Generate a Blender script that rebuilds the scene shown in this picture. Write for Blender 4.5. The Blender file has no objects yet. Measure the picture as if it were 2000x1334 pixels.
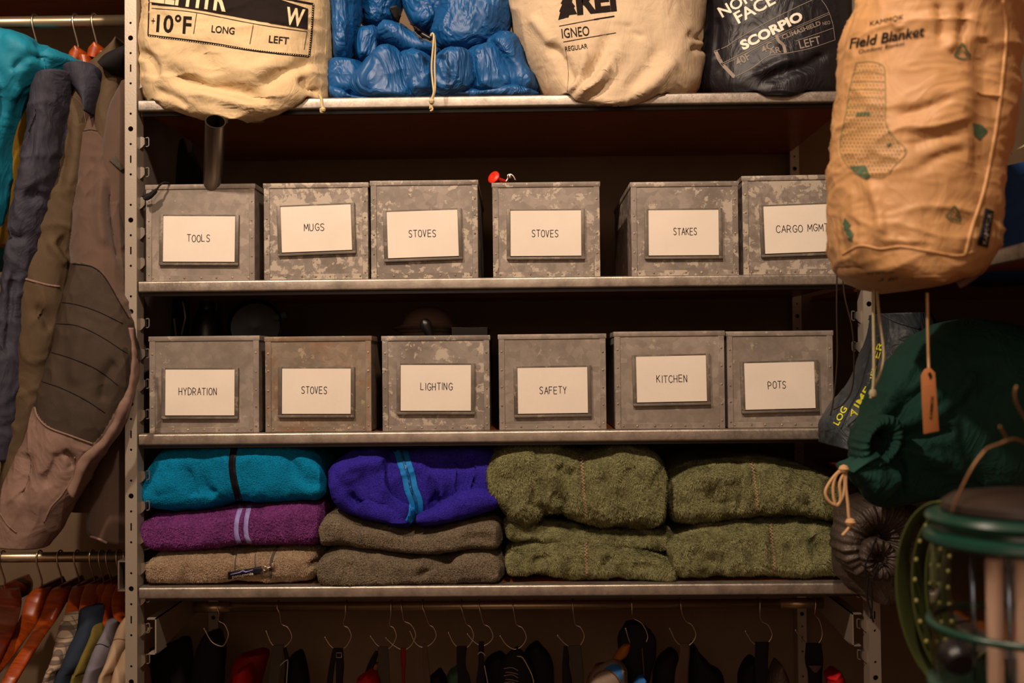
import bpy, bmesh, math, random
import numpy as np
from mathutils import Vector, Matrix
from mathutils.bvhtree import BVHTree
from mathutils.geometry import tessellate_polygon

random.seed(7)
SC = bpy.context.scene
COL = SC.collection

# ------------------------------------------------------------------ camera, light, exposure
PW, PH, LENS = 2000, 1334, 35.0
F = PW * LENS / 36.0
CAMP = Vector((0, -1.7, 0))
RM = (Matrix.Rotation(math.radians(0.75), 4, 'Z') @ Matrix.Rotation(math.radians(91.3), 4, 'X')
      @ Matrix.Rotation(math.radians(-0.56), 4, 'Z'))
cam_d = bpy.data.cameras.new('camera')
cam = bpy.data.objects.new('camera', cam_d)
COL.objects.link(cam)
cam.matrix_world = Matrix.Translation(CAMP) @ RM
cam_d.lens = LENS
cam_d.sensor_width = 36
cam_d.clip_start = 0.02
cam_d.dof.use_dof = True
cam_d.dof.focus_distance = 1.72
cam_d.dof.aperture_fstop = 3.6
SC.camera = cam
SC.view_settings.view_transform = 'Standard'
SC.view_settings.look = 'None'
SC.view_settings.gamma = 1
SC.view_settings.use_curve_mapping = False
SC.view_settings.exposure = 0.0

world = bpy.data.worlds.new('world')
SC.world = world
world.use_nodes = True
world.node_tree.nodes['Background'].inputs[0].default_value = (1.0, 0.56, 0.34, 1)
world.node_tree.nodes['Background'].inputs[1].default_value = 0.45


def area(name, loc, target, size, power, col):
    d = bpy.data.lights.new(name, 'AREA')
    d.shape = 'DISK'
    d.size = size
    d.energy = power
    d.color = col
    o = bpy.data.objects.new(name, d)
    COL.objects.link(o)
    o.location = loc
    o.rotation_euler = (Vector(target) - Vector(loc)).to_track_quat('-Z', 'Y').to_euler()
    return o


WARM = (1.0, 0.78, 0.60)
area('ceiling_spot_a', (-0.80, -1.12, 1.22), (-0.1, 0.0, -0.1), 0.07, 24, WARM)
area('ceiling_spot_b', (0.10, -1.15, 1.22), (0.15, 0.0, -0.1), 0.07, 16.5, WARM)
area('front_fill', (-0.4, -2.75, 0.75), (0, 0, -0.2), 1.1, 5.5, WARM)  # added soft fill from behind the camera, no lamp of the room

# ------------------------------------------------------------------ helpers


def P(px, py, Y):
    d = RM.to_3x3() @ Vector(((px - 1000) / F, -(py - 667) / F, -1))
    t = (Y - CAMP.y) / d.y
    return CAMP + d * t


R3 = np.array(RM.to_3x3())


def PN(a, Y):
    a = np.asarray(a, float)
    d = np.stack([(a[:, 0] - 1000) / F, -(a[:, 1] - 667) / F, -np.ones(len(a))], 1) @ R3.T
    t = (np.asarray(Y) - CAMP.y) / d[:, 1]
    return np.array(CAMP) + d * t[:, None]


LOC = {}
WORLD = {}


def thing(name, label, cat, loc=(0, 0, 0), group=None, rotz=0):
    o = bpy.data.objects.new(name, None)
    o.empty_display_size = 0.02
    COL.objects.link(o)
    o.location = loc
    o.rotation_euler = (0, 0, rotz)
    LOC[o.name] = Matrix.Translation(Vector(loc)) @ Matrix.Rotation(rotz, 4, 'Z')
    tag(o, label, cat, group)
    return o


def tag(o, label=None, cat=None, group=None, kind=None):
    if label: o['label'] = label
    if cat: o['category'] = cat
    if group: o['group'] = group
    if kind: o['kind'] = kind
    return o


def mk(name, V, Fc, mat, parent=None, smooth=True, local=False, kind=None):
    """V in world coordinates unless local (then in the parent's)."""
    V = np.asarray(V, float)
    if parent is not None:
        M = LOC[parent.name]
    else:
        c = V.mean(0)
        M = Matrix.Translation((c[0], c[1], V[:, 2].min()))
    if local:
        L = V
        Mn = np.array(M)
        Wv = V @ Mn[:3, :3].T + Mn[:3, 3]
    else:
        Mi = np.array(M.inverted())
        L = V @ Mi[:3, :3].T + Mi[:3, 3]
        Wv = V
    me = bpy.data.meshes.new(name)
    me.from_pydata([tuple(v) for v in L], [], [tuple(int(i) for i in f) for f in Fc])
    me.validate()
    me.update()
    bm = bmesh.new()
    bm.from_mesh(me)
    bmesh.ops.recalc_face_normals(bm, faces=bm.faces)
    bm.to_mesh(me)
    bm.free()
    if smooth:
        me.polygons.foreach_set('use_smooth', [True] * len(me.polygons))
    me.materials.append(mat)
    o = bpy.data.objects.new(name, me)
    COL.objects.link(o)
    if parent is not None:
        o.parent = parent
    else:
        o.matrix_world = M
    LOC[o.name] = M
    WORLD[o.name] = (Wv, Fc)
    if kind: o['kind'] = kind
    return o


def sharp(o, ang=35):
    o.data.set_sharp_from_angle(angle=math.radians(ang))
    return o


def catmull(pts, n):
    p = np.asarray(pts, float)
    if p.ndim == 1: p = p[:, None]
    if len(p) == 1: return np.repeat(p, n, 0)
    if len(p) == 2:
        t = np.linspace(0, 1, n)[:, None]
        return p[0] * (1 - t) + p[1] * t
    q = np.vstack([2 * p[0] - p[1], p, 2 * p[-1] - p[-2]])
    # arc-length-ish
    seg = np.linalg.norm(np.diff(p[:, :2], axis=0), axis=1) + 1e-6 if p.shape[1] > 1 else np.ones(len(p) - 1)
    cum = np.concatenate([[0], np.cumsum(seg)])
    s = np.linspace(0, cum[-1], n)
    i = np.clip(np.searchsorted(cum, s, 'right') - 1, 0, len(seg) - 1)
    t = ((s - cum[i]) / seg[i])[:, None]
    a, b, c, d = q[i], q[i + 1], q[i + 2], q[i + 3]
    return 0.5 * (2 * b + (c - a) * t + (2 * a - 5 * b + 4 * c - d) * t * t + (3 * b - a - 3 * c + d) * t ** 3)


_rng = np.random.RandomState(3)
PERM = np.concatenate([_rng.permutation(256)] * 3)
GR = _rng.normal(size=(256, 3))
GR /= np.linalg.norm(GR, axis=1)[:, None]


def gn(p):
    """vectorised Perlin noise, about -0.7..0.7"""
    pi = np.floor(p).astype(int)
    f = p - pi
    pi &= 255
    u = f * f * f * (f * (f * 6 - 15) + 10)
    r = 0
    for dx in (0, 1):
        wx = u[:, 0] if dx else 1 - u[:, 0]
        for dy in (0, 1):
            wy = u[:, 1] if dy else 1 - u[:, 1]
            for dz in (0, 1):
                wz = u[:, 2] if dz else 1 - u[:, 2]
                h = PERM[PERM[PERM[(pi[:, 0] + dx) & 255] + ((pi[:, 1] + dy) & 255)] + ((pi[:, 2] + dz) & 255)]
                g = GR[h]
                r = r + wx * wy * wz * (g[:, 0] * (f[:, 0] - dx) + g[:, 1] * (f[:, 1] - dy) + g[:, 2] * (f[:, 2] - dz))
    return r


def fbm(p, o=3):
    r, a = 0, 1.0
    for k in range(o):
        r = r + a * gn(p * 2 ** k + 17.3 * k)
        a *= 0.5
    return r


def disp_amt(V, specs, seed=0):
    """specs: (amp, (fx,fy,fz), kind[, warp]) ; kind n smooth, r sharp ridges, v rounded valleys, c crumple"""
    tot = np.zeros(len(V))
    for k, s in enumerate(specs):
        amp, fr, kind = s[:3]
        p = V * np.array(fr) + seed * 5.7 + k * 3.1
        w = s[3] if len(s) > 3 else 0.0
        if w:
            p = p + w * np.stack([gn(p * 0.6 + 31), gn(p * 0.6 + 57), gn(p * 0.6 + 83)], 1)
        n = gn(p)
        if kind == 'r': n = 0.5 - np.sqrt(np.abs(n) + 1e-5) * 0.9
        elif kind == 'v': n = np.abs(n) * 1.6 - 0.3
        elif kind == 'c': n = 0.35 - np.abs(n) - 0.5 * np.abs(gn(p * 2.1 + 9)) - 0.25 * np.abs(gn(p * 4.3 + 5))
        if len(s) > 4: n = n * s[4](V)
        tot += amp * n
    return tot


def loft(name, A, B, mat, parent=None, Yp=0.0, Yc=None, T=0.05, n=64, m=48, p=2.0, disp=None, seed=0, floor=None, capr=0.0, kind=None, profT=None, folds=None):
    """tubular body between the pixel polylines A and B (read at depth Yp), half thickness T about depth Yc."""
    a, b = catmull(A, n), catmull(B, n)
    tt = np.linspace(0, 1, n)

    def ip(v):
        v = np.atleast_1d(np.asarray(v, float))
        return np.interp(tt, np.linspace(0, 1, len(v)), v) if len(v) > 1 else np.full(n, v[0])
    yp = ip(Yp)
    yc = yp if Yc is None else ip(Yc)
    th = ip(T)
    if capr:
        e = np.minimum(tt, 1 - tt) / capr
        th = th * np.sqrt(np.clip(1 - (1 - np.clip(e, 0, 1)) ** 2, 0.02, 1))
        k = np.sqrt(np.clip(1 - (1 - np.clip(e * 1.6, 0, 1)) ** 2, 0.05, 1))[:, None]
        c0 = (a + b) / 2
        a, b = c0 + (a - c0) * k, c0 + (b - c0) * k
    a3, b3 = PN(a, yp), PN(b, yp)
    c, h = (a3 + b3) / 2, (b3 - a3) / 2
    c[:, 1] = yc
    u = np.linspace(0, 2 * math.pi, m, endpoint=False)
    cu, su = np.cos(u), np.sin(u)
    ex = 2.0 / p
    X = np.sign(cu) * np.abs(cu) ** ex
    Yk = np.sign(su) * np.abs(su) ** ex
    V = c[:, None, :] + h[:, None, :] * X[None, :, None]
    V[:, :, 1] += th[:, None] * Yk[None, :]
    if disp:
        dt = np.gradient(V, axis=0)
        du = (np.roll(V, -1, 1) - np.roll(V, 1, 1)) / 2
        N = np.cross(dt, du)
        N /= np.linalg.norm(N, axis=2)[:, :, None] + 1e-9
        if (N * (V - c[:, None, :])).sum() < 0: N = -N
        d = disp_amt(V.reshape(-1, 3), disp, seed).reshape(n, m)
        e = np.clip(np.minimum(tt, 1 - tt) * 14, 0.15, 1)[:, None]
        V = V + N * (d * e)[:, :, None]
    if folds:
        dt = np.gradient(V, axis=0)
        du = (np.roll(V, -1, 1) - np.roll(V, 1, 1)) / 2
        N = np.cross(dt, du)
        N /= np.linalg.norm(N, axis=2)[:, :, None] + 1e-9
        if (N * (V - c[:, None, :])).sum() < 0: N = -N
        px = project(V.reshape(-1, 3))
        front = (V[:, :, 1] < yc[:, None] + 0.3 * th[:, None]).reshape(-1)
        dd = np.zeros(len(px))
        for pl, wpx, amp in folds:
            q = catmull(pl, 40)
            dist = np.full(len(px), 1e9)
            kk = np.zeros(len(px))
            for jj in range(40):
                d_ = np.hypot(px[:, 0] - q[jj, 0], px[:, 1] - q[jj, 1])
                b_ = d_ < dist
                dist[b_] = d_[b_]; kk[b_] = jj / 39
            fade_ = np.clip(np.minimum(kk, 1 - kk) * 6, 0.15, 1)
            dd += amp * np.exp(-(dist / wpx) ** 2) * fade_
        V = V + N * (dd * front).reshape(n, m)[:, :, None]
    V = V.reshape(-1, 3)
    if floor:
        z0, yf = floor
        k = (V[:, 2] < z0) & (V[:, 1] > yf)
        V[k, 2] = z0 + 0.0004
    Fc = []
    for i in range(n - 1):
        for j in range(m):
            j2 = (j + 1) % m
            Fc.append((i * m + j, i * m + j2, (i + 1) * m + j2, (i + 1) * m + j))
    Fc.append(tuple(range(m)))
    Fc.append(tuple(range((n - 1) * m, n * m)))
    return mk(name, V, Fc, mat, parent, kind=kind)


def box(x0, x1, y0, y1, z0, z1):
    V = [(x, y, z) for x in (x0, x1) for y in (y0, y1) for z in (z0, z1)]
    Fc = [(0, 1, 3, 2), (4, 6, 7, 5), (0, 4, 5, 1), (2, 3, 7, 6), (0, 2, 6, 4), (1, 5, 7, 3)]
    return V, Fc


def join(parts):
    V, Fc = [], []
    for v, f in parts:
        k = len(V)
        V += [tuple(q) for q in v]
        Fc += [tuple(i + k for i in q) for q in f]
    return V, Fc


def bevel(o, w=0.001, seg=2):
    bm = bmesh.new()
    bm.from_mesh(o.data)
    ed = [e for e in bm.edges if len(e.link_faces) == 2 and e.calc_face_angle(0) > 0.6]
    bmesh.ops.bevel(bm, geom=ed, offset=w, segments=seg, profile=0.5, affect='EDGES', clamp_overlap=True)
    bm.to_mesh(o.data)
    bm.free()
    o.data.polygons.foreach_set('use_smooth', [True] * len(o.data.polygons))
    sharp(o, 40)
    return o


def tubeV(pts, r, m=10, closed=False):
    p = np.asarray(pts, float)
    n = len(p)
    r = np.broadcast_to(np.atleast_1d(r), (n,)) if np.ndim(r) == 0 or len(np.atleast_1d(r)) == 1 else np.interp(np.linspace(0, 1, n), np.linspace(0, 1, len(r)), r)
    tg = np.gradient(p, axis=0)
    if closed: tg = (np.roll(p, -1, 0) - np.roll(p, 1, 0))
    tg /= np.linalg.norm(tg, axis=1)[:, None] + 1e-12
    ref = np.array([0, 1.0, 0]) if abs(tg[0][1]) < 0.9 else np.array([1.0, 0, 0])
    V = []
    x = np.cross(ref, tg[0])
    for i in range(n):
        x = x - tg[i] * x.dot(tg[i])
        x /= np.linalg.norm(x) + 1e-12
        y = np.cross(tg[i], x)
        for k in range(m):
            a = 2 * math.pi * k / m
            V.append(p[i] + r[i] * (math.cos(a) * x + math.sin(a) * y))
    Fc = []
    for i in range(n if closed else n - 1):
        for k in range(m):
            i2, k2 = (i + 1) % n, (k + 1) % m
            Fc.append((i * m + k, i * m + k2, i2 * m + k2, i2 * m + k))
    if not closed:
        Fc += [tuple(range(m)), tuple(range((n - 1) * m, n * m))]
    return V, Fc


def tube(name, pts, r, mat, parent=None, m=10, closed=False, n=0, label=None):
    p = catmull(pts, n) if n else np.asarray(pts, float)
    V, Fc = tubeV(p, r, m, closed)
    return mk(name, V, Fc, mat, parent)


def tube_px(name, px, Y, r, mat, parent=None, n=40, m=8):
    """pixel polyline (x, y) with depth list Y"""
    q = catmull(px, n)
    y = np.interp(np.linspace(0, 1, n), np.linspace(0, 1, len(np.atleast_1d(Y))), np.atleast_1d(Y)) if np.ndim(Y) else np.full(n, Y)
    return tube(name, PN(q, y), r, mat, parent, m)


def lathe(name, prof, c, mat, parent=None, m=48, axis='z', smooth=True, tilt=None):
    V, Fc = [], []
    n = len(prof)
    for r, z in prof:
        for k in range(m):
            a = 2 * math.pi * k / m
            v = Vector((r * math.cos(a), r * math.sin(a), z))
            if axis == 'y': v = Vector((v.x, v.z, v.y))
            if axis == 'x': v = Vector((v.z, v.x, v.y))
            if tilt is not None: v = tilt @ v
            V.append(tuple(Vector(c) + v))
    for i in range(n - 1):
        for k in range(m):
            k2 = (k + 1) % m
            Fc.append((i * m + k, i * m + k2, (i + 1) * m + k2, (i + 1) * m + k))
    if prof[0][0] > 0: Fc.append(tuple(range(m)))
    if prof[-1][0] > 0: Fc.append(tuple(range((n - 1) * m, n * m)))
    o = mk(name, V, Fc, mat, parent)
    bm = bmesh.new(); bm.from_mesh(o.data)
    bmesh.ops.remove_doubles(bm, verts=bm.verts, dist=1e-6)
    bmesh.ops.recalc_face_normals(bm, faces=bm.faces)
    bm.to_mesh(o.data); bm.free()
    sharp(o, 40)
    return o


# ---- flat pixel shapes laid onto a surface
def grid_cut(V2, F2, step):
    bm = bmesh.new()
    vs = [bm.verts.new((v[0], v[1], 0)) for v in V2]
    for f in F2:
        try: bm.faces.new([vs[i] for i in f])
        except ValueError: pass
    bmesh.ops.remove_doubles(bm, verts=bm.verts, dist=0.02)
    a = np.array([v.co for v in bm.verts])
    for ax in (0, 1):
        lo, hi = a[:, ax].min(), a[:, ax].max()
        x = lo + step
        while x < hi:
            co, no = [0, 0, 0], [0, 0, 0]
            co[ax], no[ax] = x, 1
            bmesh.ops.bisect_plane(bm, geom=list(bm.verts) + list(bm.edges) + list(bm.faces), plane_co=co, plane_no=no)
            x += step
    bmesh.ops.triangulate(bm, faces=bm.faces)
    bm.verts.index_update()
    V = [(v.co.x, v.co.y) for v in bm.verts]
    Fc = [tuple(v.index for v in f.verts) for f in bm.faces]
    bm.free()
    return V, Fc


def poly2(pts):
    t = tessellate_polygon([[Vector((x, y, 0)) for x, y in pts]])
    return list(pts), [tuple(f) for f in t]


def rib2(pts, w, n=0, jag=0):
    p = catmull(pts, n or max(2, len(pts) * 6))
    t = np.gradient(p, axis=0)
    t /= np.linalg.norm(t, axis=1)[:, None] + 1e-9
    nn = np.stack([-t[:, 1], t[:, 0]], 1)
    V = [tuple(q) for q in p + nn * w / 2] + [tuple(q) for q in p - nn * w / 2]
    k = len(p)
    return V, [(i, i + 1, k + i + 1, k + i) for i in range(k - 1)]


_tc = {}


def text2(s, x, y, w, h, ang=0, bold=0.0, shear=0.0):
    """text whose box is w x h pixels, top-left at x, y, turned counter-clockwise by ang degrees"""
    key = (s, bold, shear)
    if key not in _tc:
        cu = bpy.data.curves.new('t', 'FONT')
        cu.body = s
        cu.offset = bold
        cu.shear = shear
        cu.resolution_u = 3
        ob = bpy.data.objects.new('t', cu)
        me = ob.to_mesh()
        V = np.array([v.co[:2] for v in me.vertices])
        Fc = [tuple(p.vertices) for p in me.polygons]
        ob.to_mesh_clear()
        bpy.data.objects.remove(ob)
        bpy.data.curves.remove(cu)
        V = (V - V.min(0)) / (V.max(0) - V.min(0))
        _tc[key] = (V, Fc)
    V, Fc = _tc[key]
    a = math.radians(ang)
    X, Yy = V[:, 0] * w, (1 - V[:, 1]) * h
    return [(x + px * math.cos(a) + py * math.sin(a), y - px * math.sin(a) + py * math.cos(a)) for px, py in zip(X, Yy)], Fc


def decal(name, shapes, targets, mat, parent, off=0.0008, step=7, thick=0.0, kind=None):
    bv = []
    for t in targets:
        V, Fc = WORLD[t.name]
        bv.append(BVHTree.FromPolygons([Vector(v) for v in V], [tuple(int(i) for i in f) for f in Fc]))
    VV, FF = [], []
    for V2, F2 in shapes:
        V2, F2 = grid_cut(V2, F2, step)
        idx = {}
        for i, (x, y) in enumerate(V2):
            d = (RM.to_3x3() @ Vector(((x - 1000) / F, -(y - 667) / F, -1))).normalized()
            best = None
            for b in bv:
                hit = b.ray_cast(CAMP, d)
                if hit[0] is not None and (best is None or hit[3] < best): best = hit[3]
            if best is not None:
                idx[i] = len(VV)
                VV.append(tuple(CAMP + d * (best - off)))
        for f in F2:
            if all(i in idx for i in f):
                pp = [Vector(VV[idx[i]]) for i in f]
                if max((pp[0] - pp[1]).length, (pp[1] - pp[2]).length, (pp[2] - pp[0]).length) < 0.12:
                    FF.append(tuple(idx[i] for i in f))
    if not FF: return None
    o = mk(name, VV, FF, mat, parent, kind=kind)
    if thick:
        bm = bmesh.new(); bm.from_mesh(o.data)
        for v in bm.verts: pass
        bmesh.ops.solidify(bm, geom=list(bm.faces), thickness=thick)
        bmesh.ops.recalc_face_normals(bm, faces=bm.faces)
        bm.to_mesh(o.data); bm.free()
    return o


def lettering(name, shapes, targets, mat, parent, off=0.0008, step=6):
    for sh in shapes: decal(name, [sh], targets, mat, parent, off, step)


def on_surface(px, target, off=0.001):
    """3D points of a pixel polyline where it lies on the surface of target"""
    out = []
    bs = []
    for t in (target if isinstance(target, (list, tuple)) else [target]):
        V, Fc = WORLD[t.name]
        bs.append(BVHTree.FromPolygons([Vector(v) for v in V], [tuple(int(i) for i in f) for f in Fc]))
    for x, y in px:
        d = (RM.to_3x3() @ Vector(((x - 1000) / F, -(y - 667) / F, -1))).normalized()
        best = None
        for b in bs:
            hit = b.ray_cast(CAMP, d)
            if hit[0] is not None and (best is None or hit[3] < best): best = hit[3]
        if best is not None: out.append(tuple(CAMP + d * (best - off)))
    return out


def cord_on(name, px, target, r, mat, parent, n=60, off=0.0, m=8):
    pts = on_surface(catmull(px, n), target, off)
    if len(pts) < 3: return None
    return tube(name, pts, r, mat, parent, m)


def project(V):
    d = (np.asarray(V) - np.array(CAMP)) @ R3
    return np.stack([1000 + F * d[:, 0] / -d[:, 2], 667 - F * d[:, 1] / -d[:, 2]], 1)


def inside(pts, poly):
    c = np.zeros(len(pts), bool)
    x, y = pts[:, 0], pts[:, 1]
    for i in range(len(poly)):
        (x1, y1), (x2, y2) = poly[i], poly[i - 1]
        k = (y1 > y) != (y2 > y)
        xx = (x2 - x1) * (y - y1) / ((y2 - y1) or 1e-9) + x1
        c ^= k & (x < xx)
    return c


def split_px(o, poly, name, mat, parent):
    """move the faces of o that lie inside the outline into a panel object of their own"""
    V, Fc = WORLD[o.name]
    V = np.asarray(V)
    cen = np.array([V[list(f)].mean(0) for f in Fc])
    m = inside(project(cen), poly)
    sel = [f for f, k in zip(Fc, m) if k]
    rest = [f for f, k in zip(Fc, m) if not k]

    def sub(fs):
        idx = sorted({i for f in fs for i in f})
        mp = {i: j for j, i in enumerate(idx)}
        return V[idx], [tuple(mp[i] for i in f) for f in fs]
    v2, f2 = sub(sel)
    p_ = mk(name, v2, f2, mat, parent)
    nm, mt = o.name, o.data.materials[0]
    bpy.data.objects.remove(o)
    v3, f3 = sub(rest)
    q_ = mk(nm.split('.')[0], v3, f3, mt, parent)
    return q_, p_


# ------------------------------------------------------------------ materials
def C(h, k=1.0):
    h = h.lstrip('#')
    v = [int(h[i:i + 2], 16) / 255 for i in (0, 2, 4)]
    return tuple((c / 12.92 if c <= 0.04045 else ((c + 0.055) / 1.055) ** 2.4) * k for c in v) + (1,)


class NT:
    def __init__(s, name):
        s.m = bpy.data.materials.new(name)
        s.m.use_nodes = True
        s.t = s.m.node_tree
        s.b = s.t.nodes['Principled BSDF']
        s.co = s.t.nodes.new('ShaderNodeTexCoord')

    def n(s, ty, **k):
        nd = s.t.nodes.new('ShaderNode' + ty)
        for a, v in k.items():
            if a in nd.inputs.keys(): nd.inputs[a].default_value = v
            else: setattr(nd, a, v)
        return nd

    def l(s, a, b): s.t.links.new(a, b)

    def vec(s, scale=(1, 1, 1), rnd=True, rot=(0, 0, 0)):
        mp = s.n('Mapping')
        mp.inputs['Scale'].default_value = scale
        mp.inputs['Rotation'].default_value = rot
        s.l(s.co.outputs['Object'], mp.inputs['Vector'])
        if rnd:
            oi = s.n('ObjectInfo')
            mu = s.n('Math', operation='MULTIPLY')
            mu.inputs[1].default_value = 37.0
            s.l(oi.outputs['Random'], mu.inputs[0])
            s.l(mu.outputs[0], mp.inputs['Location'])
        return mp.outputs[0]

    def noise(s, v, scale, detail=3, rough=0.5, dist=0.0):
        nd = s.n('TexNoise', Scale=scale, Detail=detail, Roughness=rough, Distortion=dist)
        s.l(v, nd.inputs['Vector'])
        return nd.outputs['Fac']

    def ramp(s, f, stops, interp='LINEAR'):
        nd = s.n('ValToRGB')
        cr = nd.color_ramp
        cr.interpolation = interp
        while len(cr.elements) < len(stops): cr.elements.new(0.5)
        for e, (p, c) in zip(cr.elements, stops):
            e.position = p
            e.color = c if isinstance(c, tuple) else (c, c, c, 1)
        s.l(f, nd.inputs[0])
        return nd.outputs[0]

    def mix(s, f, a, b, mode='MIX'):
        nd = s.n('Mix', data_type='RGBA', blend_type=mode)
        for sock, v in ((nd.inputs[0], f), (nd.inputs[6], a), (nd.inputs[7], b)):
            if isinstance(v, (int, float)): sock.default_value = v
            elif isinstance(v, tuple): sock.default_value = v
            else: s.l(v, sock)
        return nd.outputs[2]

    def bump(s, h, strength, dist=0.002, prev=None):
        nd = s.n('Bump', Strength=strength, Distance=dist)
        s.l(h, nd.inputs['Height'])
        if prev is not None: s.l(prev, nd.inputs['Normal'])
        return nd.outputs[0]


def simple(name, col, rough=0.5, metal=0.0, spec=0.5, bump=None, coat=0, trans=0, ior=1.45):
    s = NT(name)
    s.b.inputs['Base Color'].default_value = col
    s.b.inputs['Roughness'].default_value = rough
    s.b.inputs['Metallic'].default_value = metal
    s.b.inputs['Specular IOR Level'].default_value = spec
    s.b.inputs['Coat Weight'].default_value = coat
    s.b.inputs['Transmission Weight'].default_value = trans
    s.b.inputs['IOR'].default_value = ior
    if bump:
        v = s.vec()
        s.l(s.bump(s.noise(v, bump[0], 4), bump[1], bump[2] if len(bump) > 2 else 0.001), s.b.inputs['Normal'])
    return s.m


def fabric(name, col, rough=0.85, var=0.18, grain=900, gs=0.35, wr=None, sheen=0.0, spec=0.25, twill=None, vs=18):
    """woven cloth: colour variation, fine grain, optional shader wrinkles wr=(scale, strength, distance)"""
    s = NT(name)
    v = s.vec()
    n1 = s.noise(v, vs, 4)
    c = s.mix(s.ramp(n1, [(0.3, 0.0), (0.7, 1.0)]), tuple(x * (1 - var) for x in col[:3]) + (1,), tuple(min(1, x * (1 + var)) for x in col[:3]) + (1,))
    g = s.noise(v, grain, 2, 0.6)
    c = s.mix(0.35 * min(1, gs * 2), c, s.ramp(g, [(0.35, 0.35), (0.65, 1.0)]), 'MULTIPLY')
    s.l(c, s.b.inputs['Base Color'])
    s.b.inputs['Roughness'].default_value = rough
    s.b.inputs['Specular IOR Level'].default_value = spec
    s.b.inputs['Sheen Weight'].default_value = sheen
    s.b.inputs['Sheen Roughness'].default_value = 0.5
    nb = s.bump(g, gs, 0.0006)
    if twill:
        w = s.n('TexWave', Scale=twill, bands_direction='DIAGONAL')
        s.l(s.vec((1, 0.2, 1)), w.inputs['Vector'])
        nb = s.bump(w.outputs['Fac'], 0.5, 0.0008, nb)
    if wr:
        w2 = s.noise(s.vec((1, 1, 0.6)), wr[0], 3, 0.55, 1.2)
        nb = s.bump(s.ramp(w2, [(0.3, 0.0), (0.5, 1.0), (0.7, 0.2)]), wr[1], wr[2], nb)
    s.l(nb, s.b.inputs['Normal'])
    return s.m


def fleece(name, col, col2, scale=420, strength=0.9, dist=0.004, stretch=(1, 1, 1), sheen=0.25, rough=0.95):
    s = NT(name)
    v = s.vec(stretch)
    big = s.noise(s.vec(), 22, 4, 0.6)
    n1 = s.noise(v, scale, 3, 0.6, 0.4)
    vo = s.n('TexVoronoi', Scale=scale * 0.8)
    s.l(v, vo.inputs['Vector'])
    c = s.mix(s.ramp(n1, [(0.3, 0.0), (0.68, 1.0)]), col2, col)
    c = s.mix(0.3, c, s.ramp(big, [(0.3, 0.45), (0.7, 1.0)]), 'MULTIPLY')
    s.l(c, s.b.inputs['Base Color'])
    s.b.inputs['Roughness'].default_value = rough
    s.b.inputs['Specular IOR Level'].default_value = 0.1
    s.b.inputs['Sheen Weight'].default_value = sheen
    s.b.inputs['Sheen Roughness'].default_value = 0.6
    s.b.inputs['Sheen Tint'].default_value = col
    nb = s.bump(big, 0.5, 0.006)
    nb = s.bump(n1, strength, dist, nb)
    nb = s.bump(vo.outputs['Distance'], strength * 0.6, dist * 0.7, nb)
    s.l(nb, s.b.inputs['Normal'])
    return s.m


def galv(name, base, light, dark, patch=0.5, rust=0.0, metal=0.25, sp=90, ps=26):
    s = NT(name)
    v = s.vec()
    vo = s.n('TexVoronoi', Scale=sp, feature='F1')
    s.l(v, vo.inputs['Vector'])
    sep = s.n('SeparateColor')
    s.l(vo.outputs['Color'], sep.inputs[0])
    big = s.noise(v, 9, 5, 0.62)
    fine = s.noise(v, 60, 5, 0.7)
    scr = s.noise(s.vec((1, 1, 6)), 30, 4, 0.6, 2)
    c = s.mix(s.ramp(sep.outputs[0], [(0.0, 0.0), (1.0, 1.0)]), tuple(x * 0.82 for x in base[:3]) + (1,), tuple(x * 1.15 for x in base[:3]) + (1,))
    c = s.mix(s.ramp(big, [(0.42, 0.0), (0.62, 0.75)]), c, dark)
    pt = s.mix(0.5, s.noise(v, ps, 6, 0.7, 0.6), fine)
    c = s.mix(s.ramp(pt, [(0.60 - 0.12 * patch, 0.0), (0.615 - 0.12 * patch, 0.85)]), c, light)
    c = s.mix(s.ramp(scr, [(0.62, 0.0), (0.7, 0.5)]), c, dark)
    if rust:
        rn = s.noise(v, 14, 5, 0.7)
        c = s.mix(s.ramp(rn, [(0.6 - 0.2 * rust, 0.0), (0.75 - 0.15 * rust, min(1, 0.55 * rust + 0.1))]), c, C('#7a4a1c'))
    s.l(c, s.b.inputs['Base Color'])
    s.b.inputs['Metallic'].default_value = metal
    s.l(s.ramp(fine, [(0.3, 0.42), (0.7, 0.68)]), s.b.inputs['Roughness'])
    nb = s.bump(big, 0.25, 0.004)
    nb = s.bump(fine, 0.25, 0.0008, nb)
    s.l(nb, s.b.inputs['Normal'])
    return s.m


def wood(name, a, b, scale=30, rough=0.5):
    s = NT(name)
    w = s.noise(s.vec((1, 12, 12)), scale * 0.25, 5, 0.6, 1.0)
    s.l(s.mix(s.ramp(w, [(0.3, 0.0), (0.7, 1.0)]), a, b), s.b.inputs['Base Color'])
    s.b.inputs['Roughness'].default_value = rough
    return s.m


def plaid(name, base, line, thin):
    s = NT(name)
    sx = s.n('SeparateXYZ')
    s.l(s.vec(rnd=False), sx.inputs[0])
    out = base
    for k, ax in ((0, 'Z'), (1, 'Y')):
        for per, thr, colr in ((0.026, 0.62, line), (0.013, 0.86, thin)):
            m = s.n('Math', operation='MULTIPLY')
            s.l(sx.outputs[ax], m.inputs[0])
            m.inputs[1].default_value = 2 * math.pi / per
            si = s.n('Math', operation='SINE')
            s.l(m.outputs[0], si.inputs[0])
            out = s.mix(s.ramp(si.outputs[0], [(thr, 0.0), (thr + 0.06, 0.7)]), out, colr)
    s.l(out, s.b.inputs['Base Color'])
    s.b.inputs['Roughness'].default_value = 0.9
    return s.m


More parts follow.
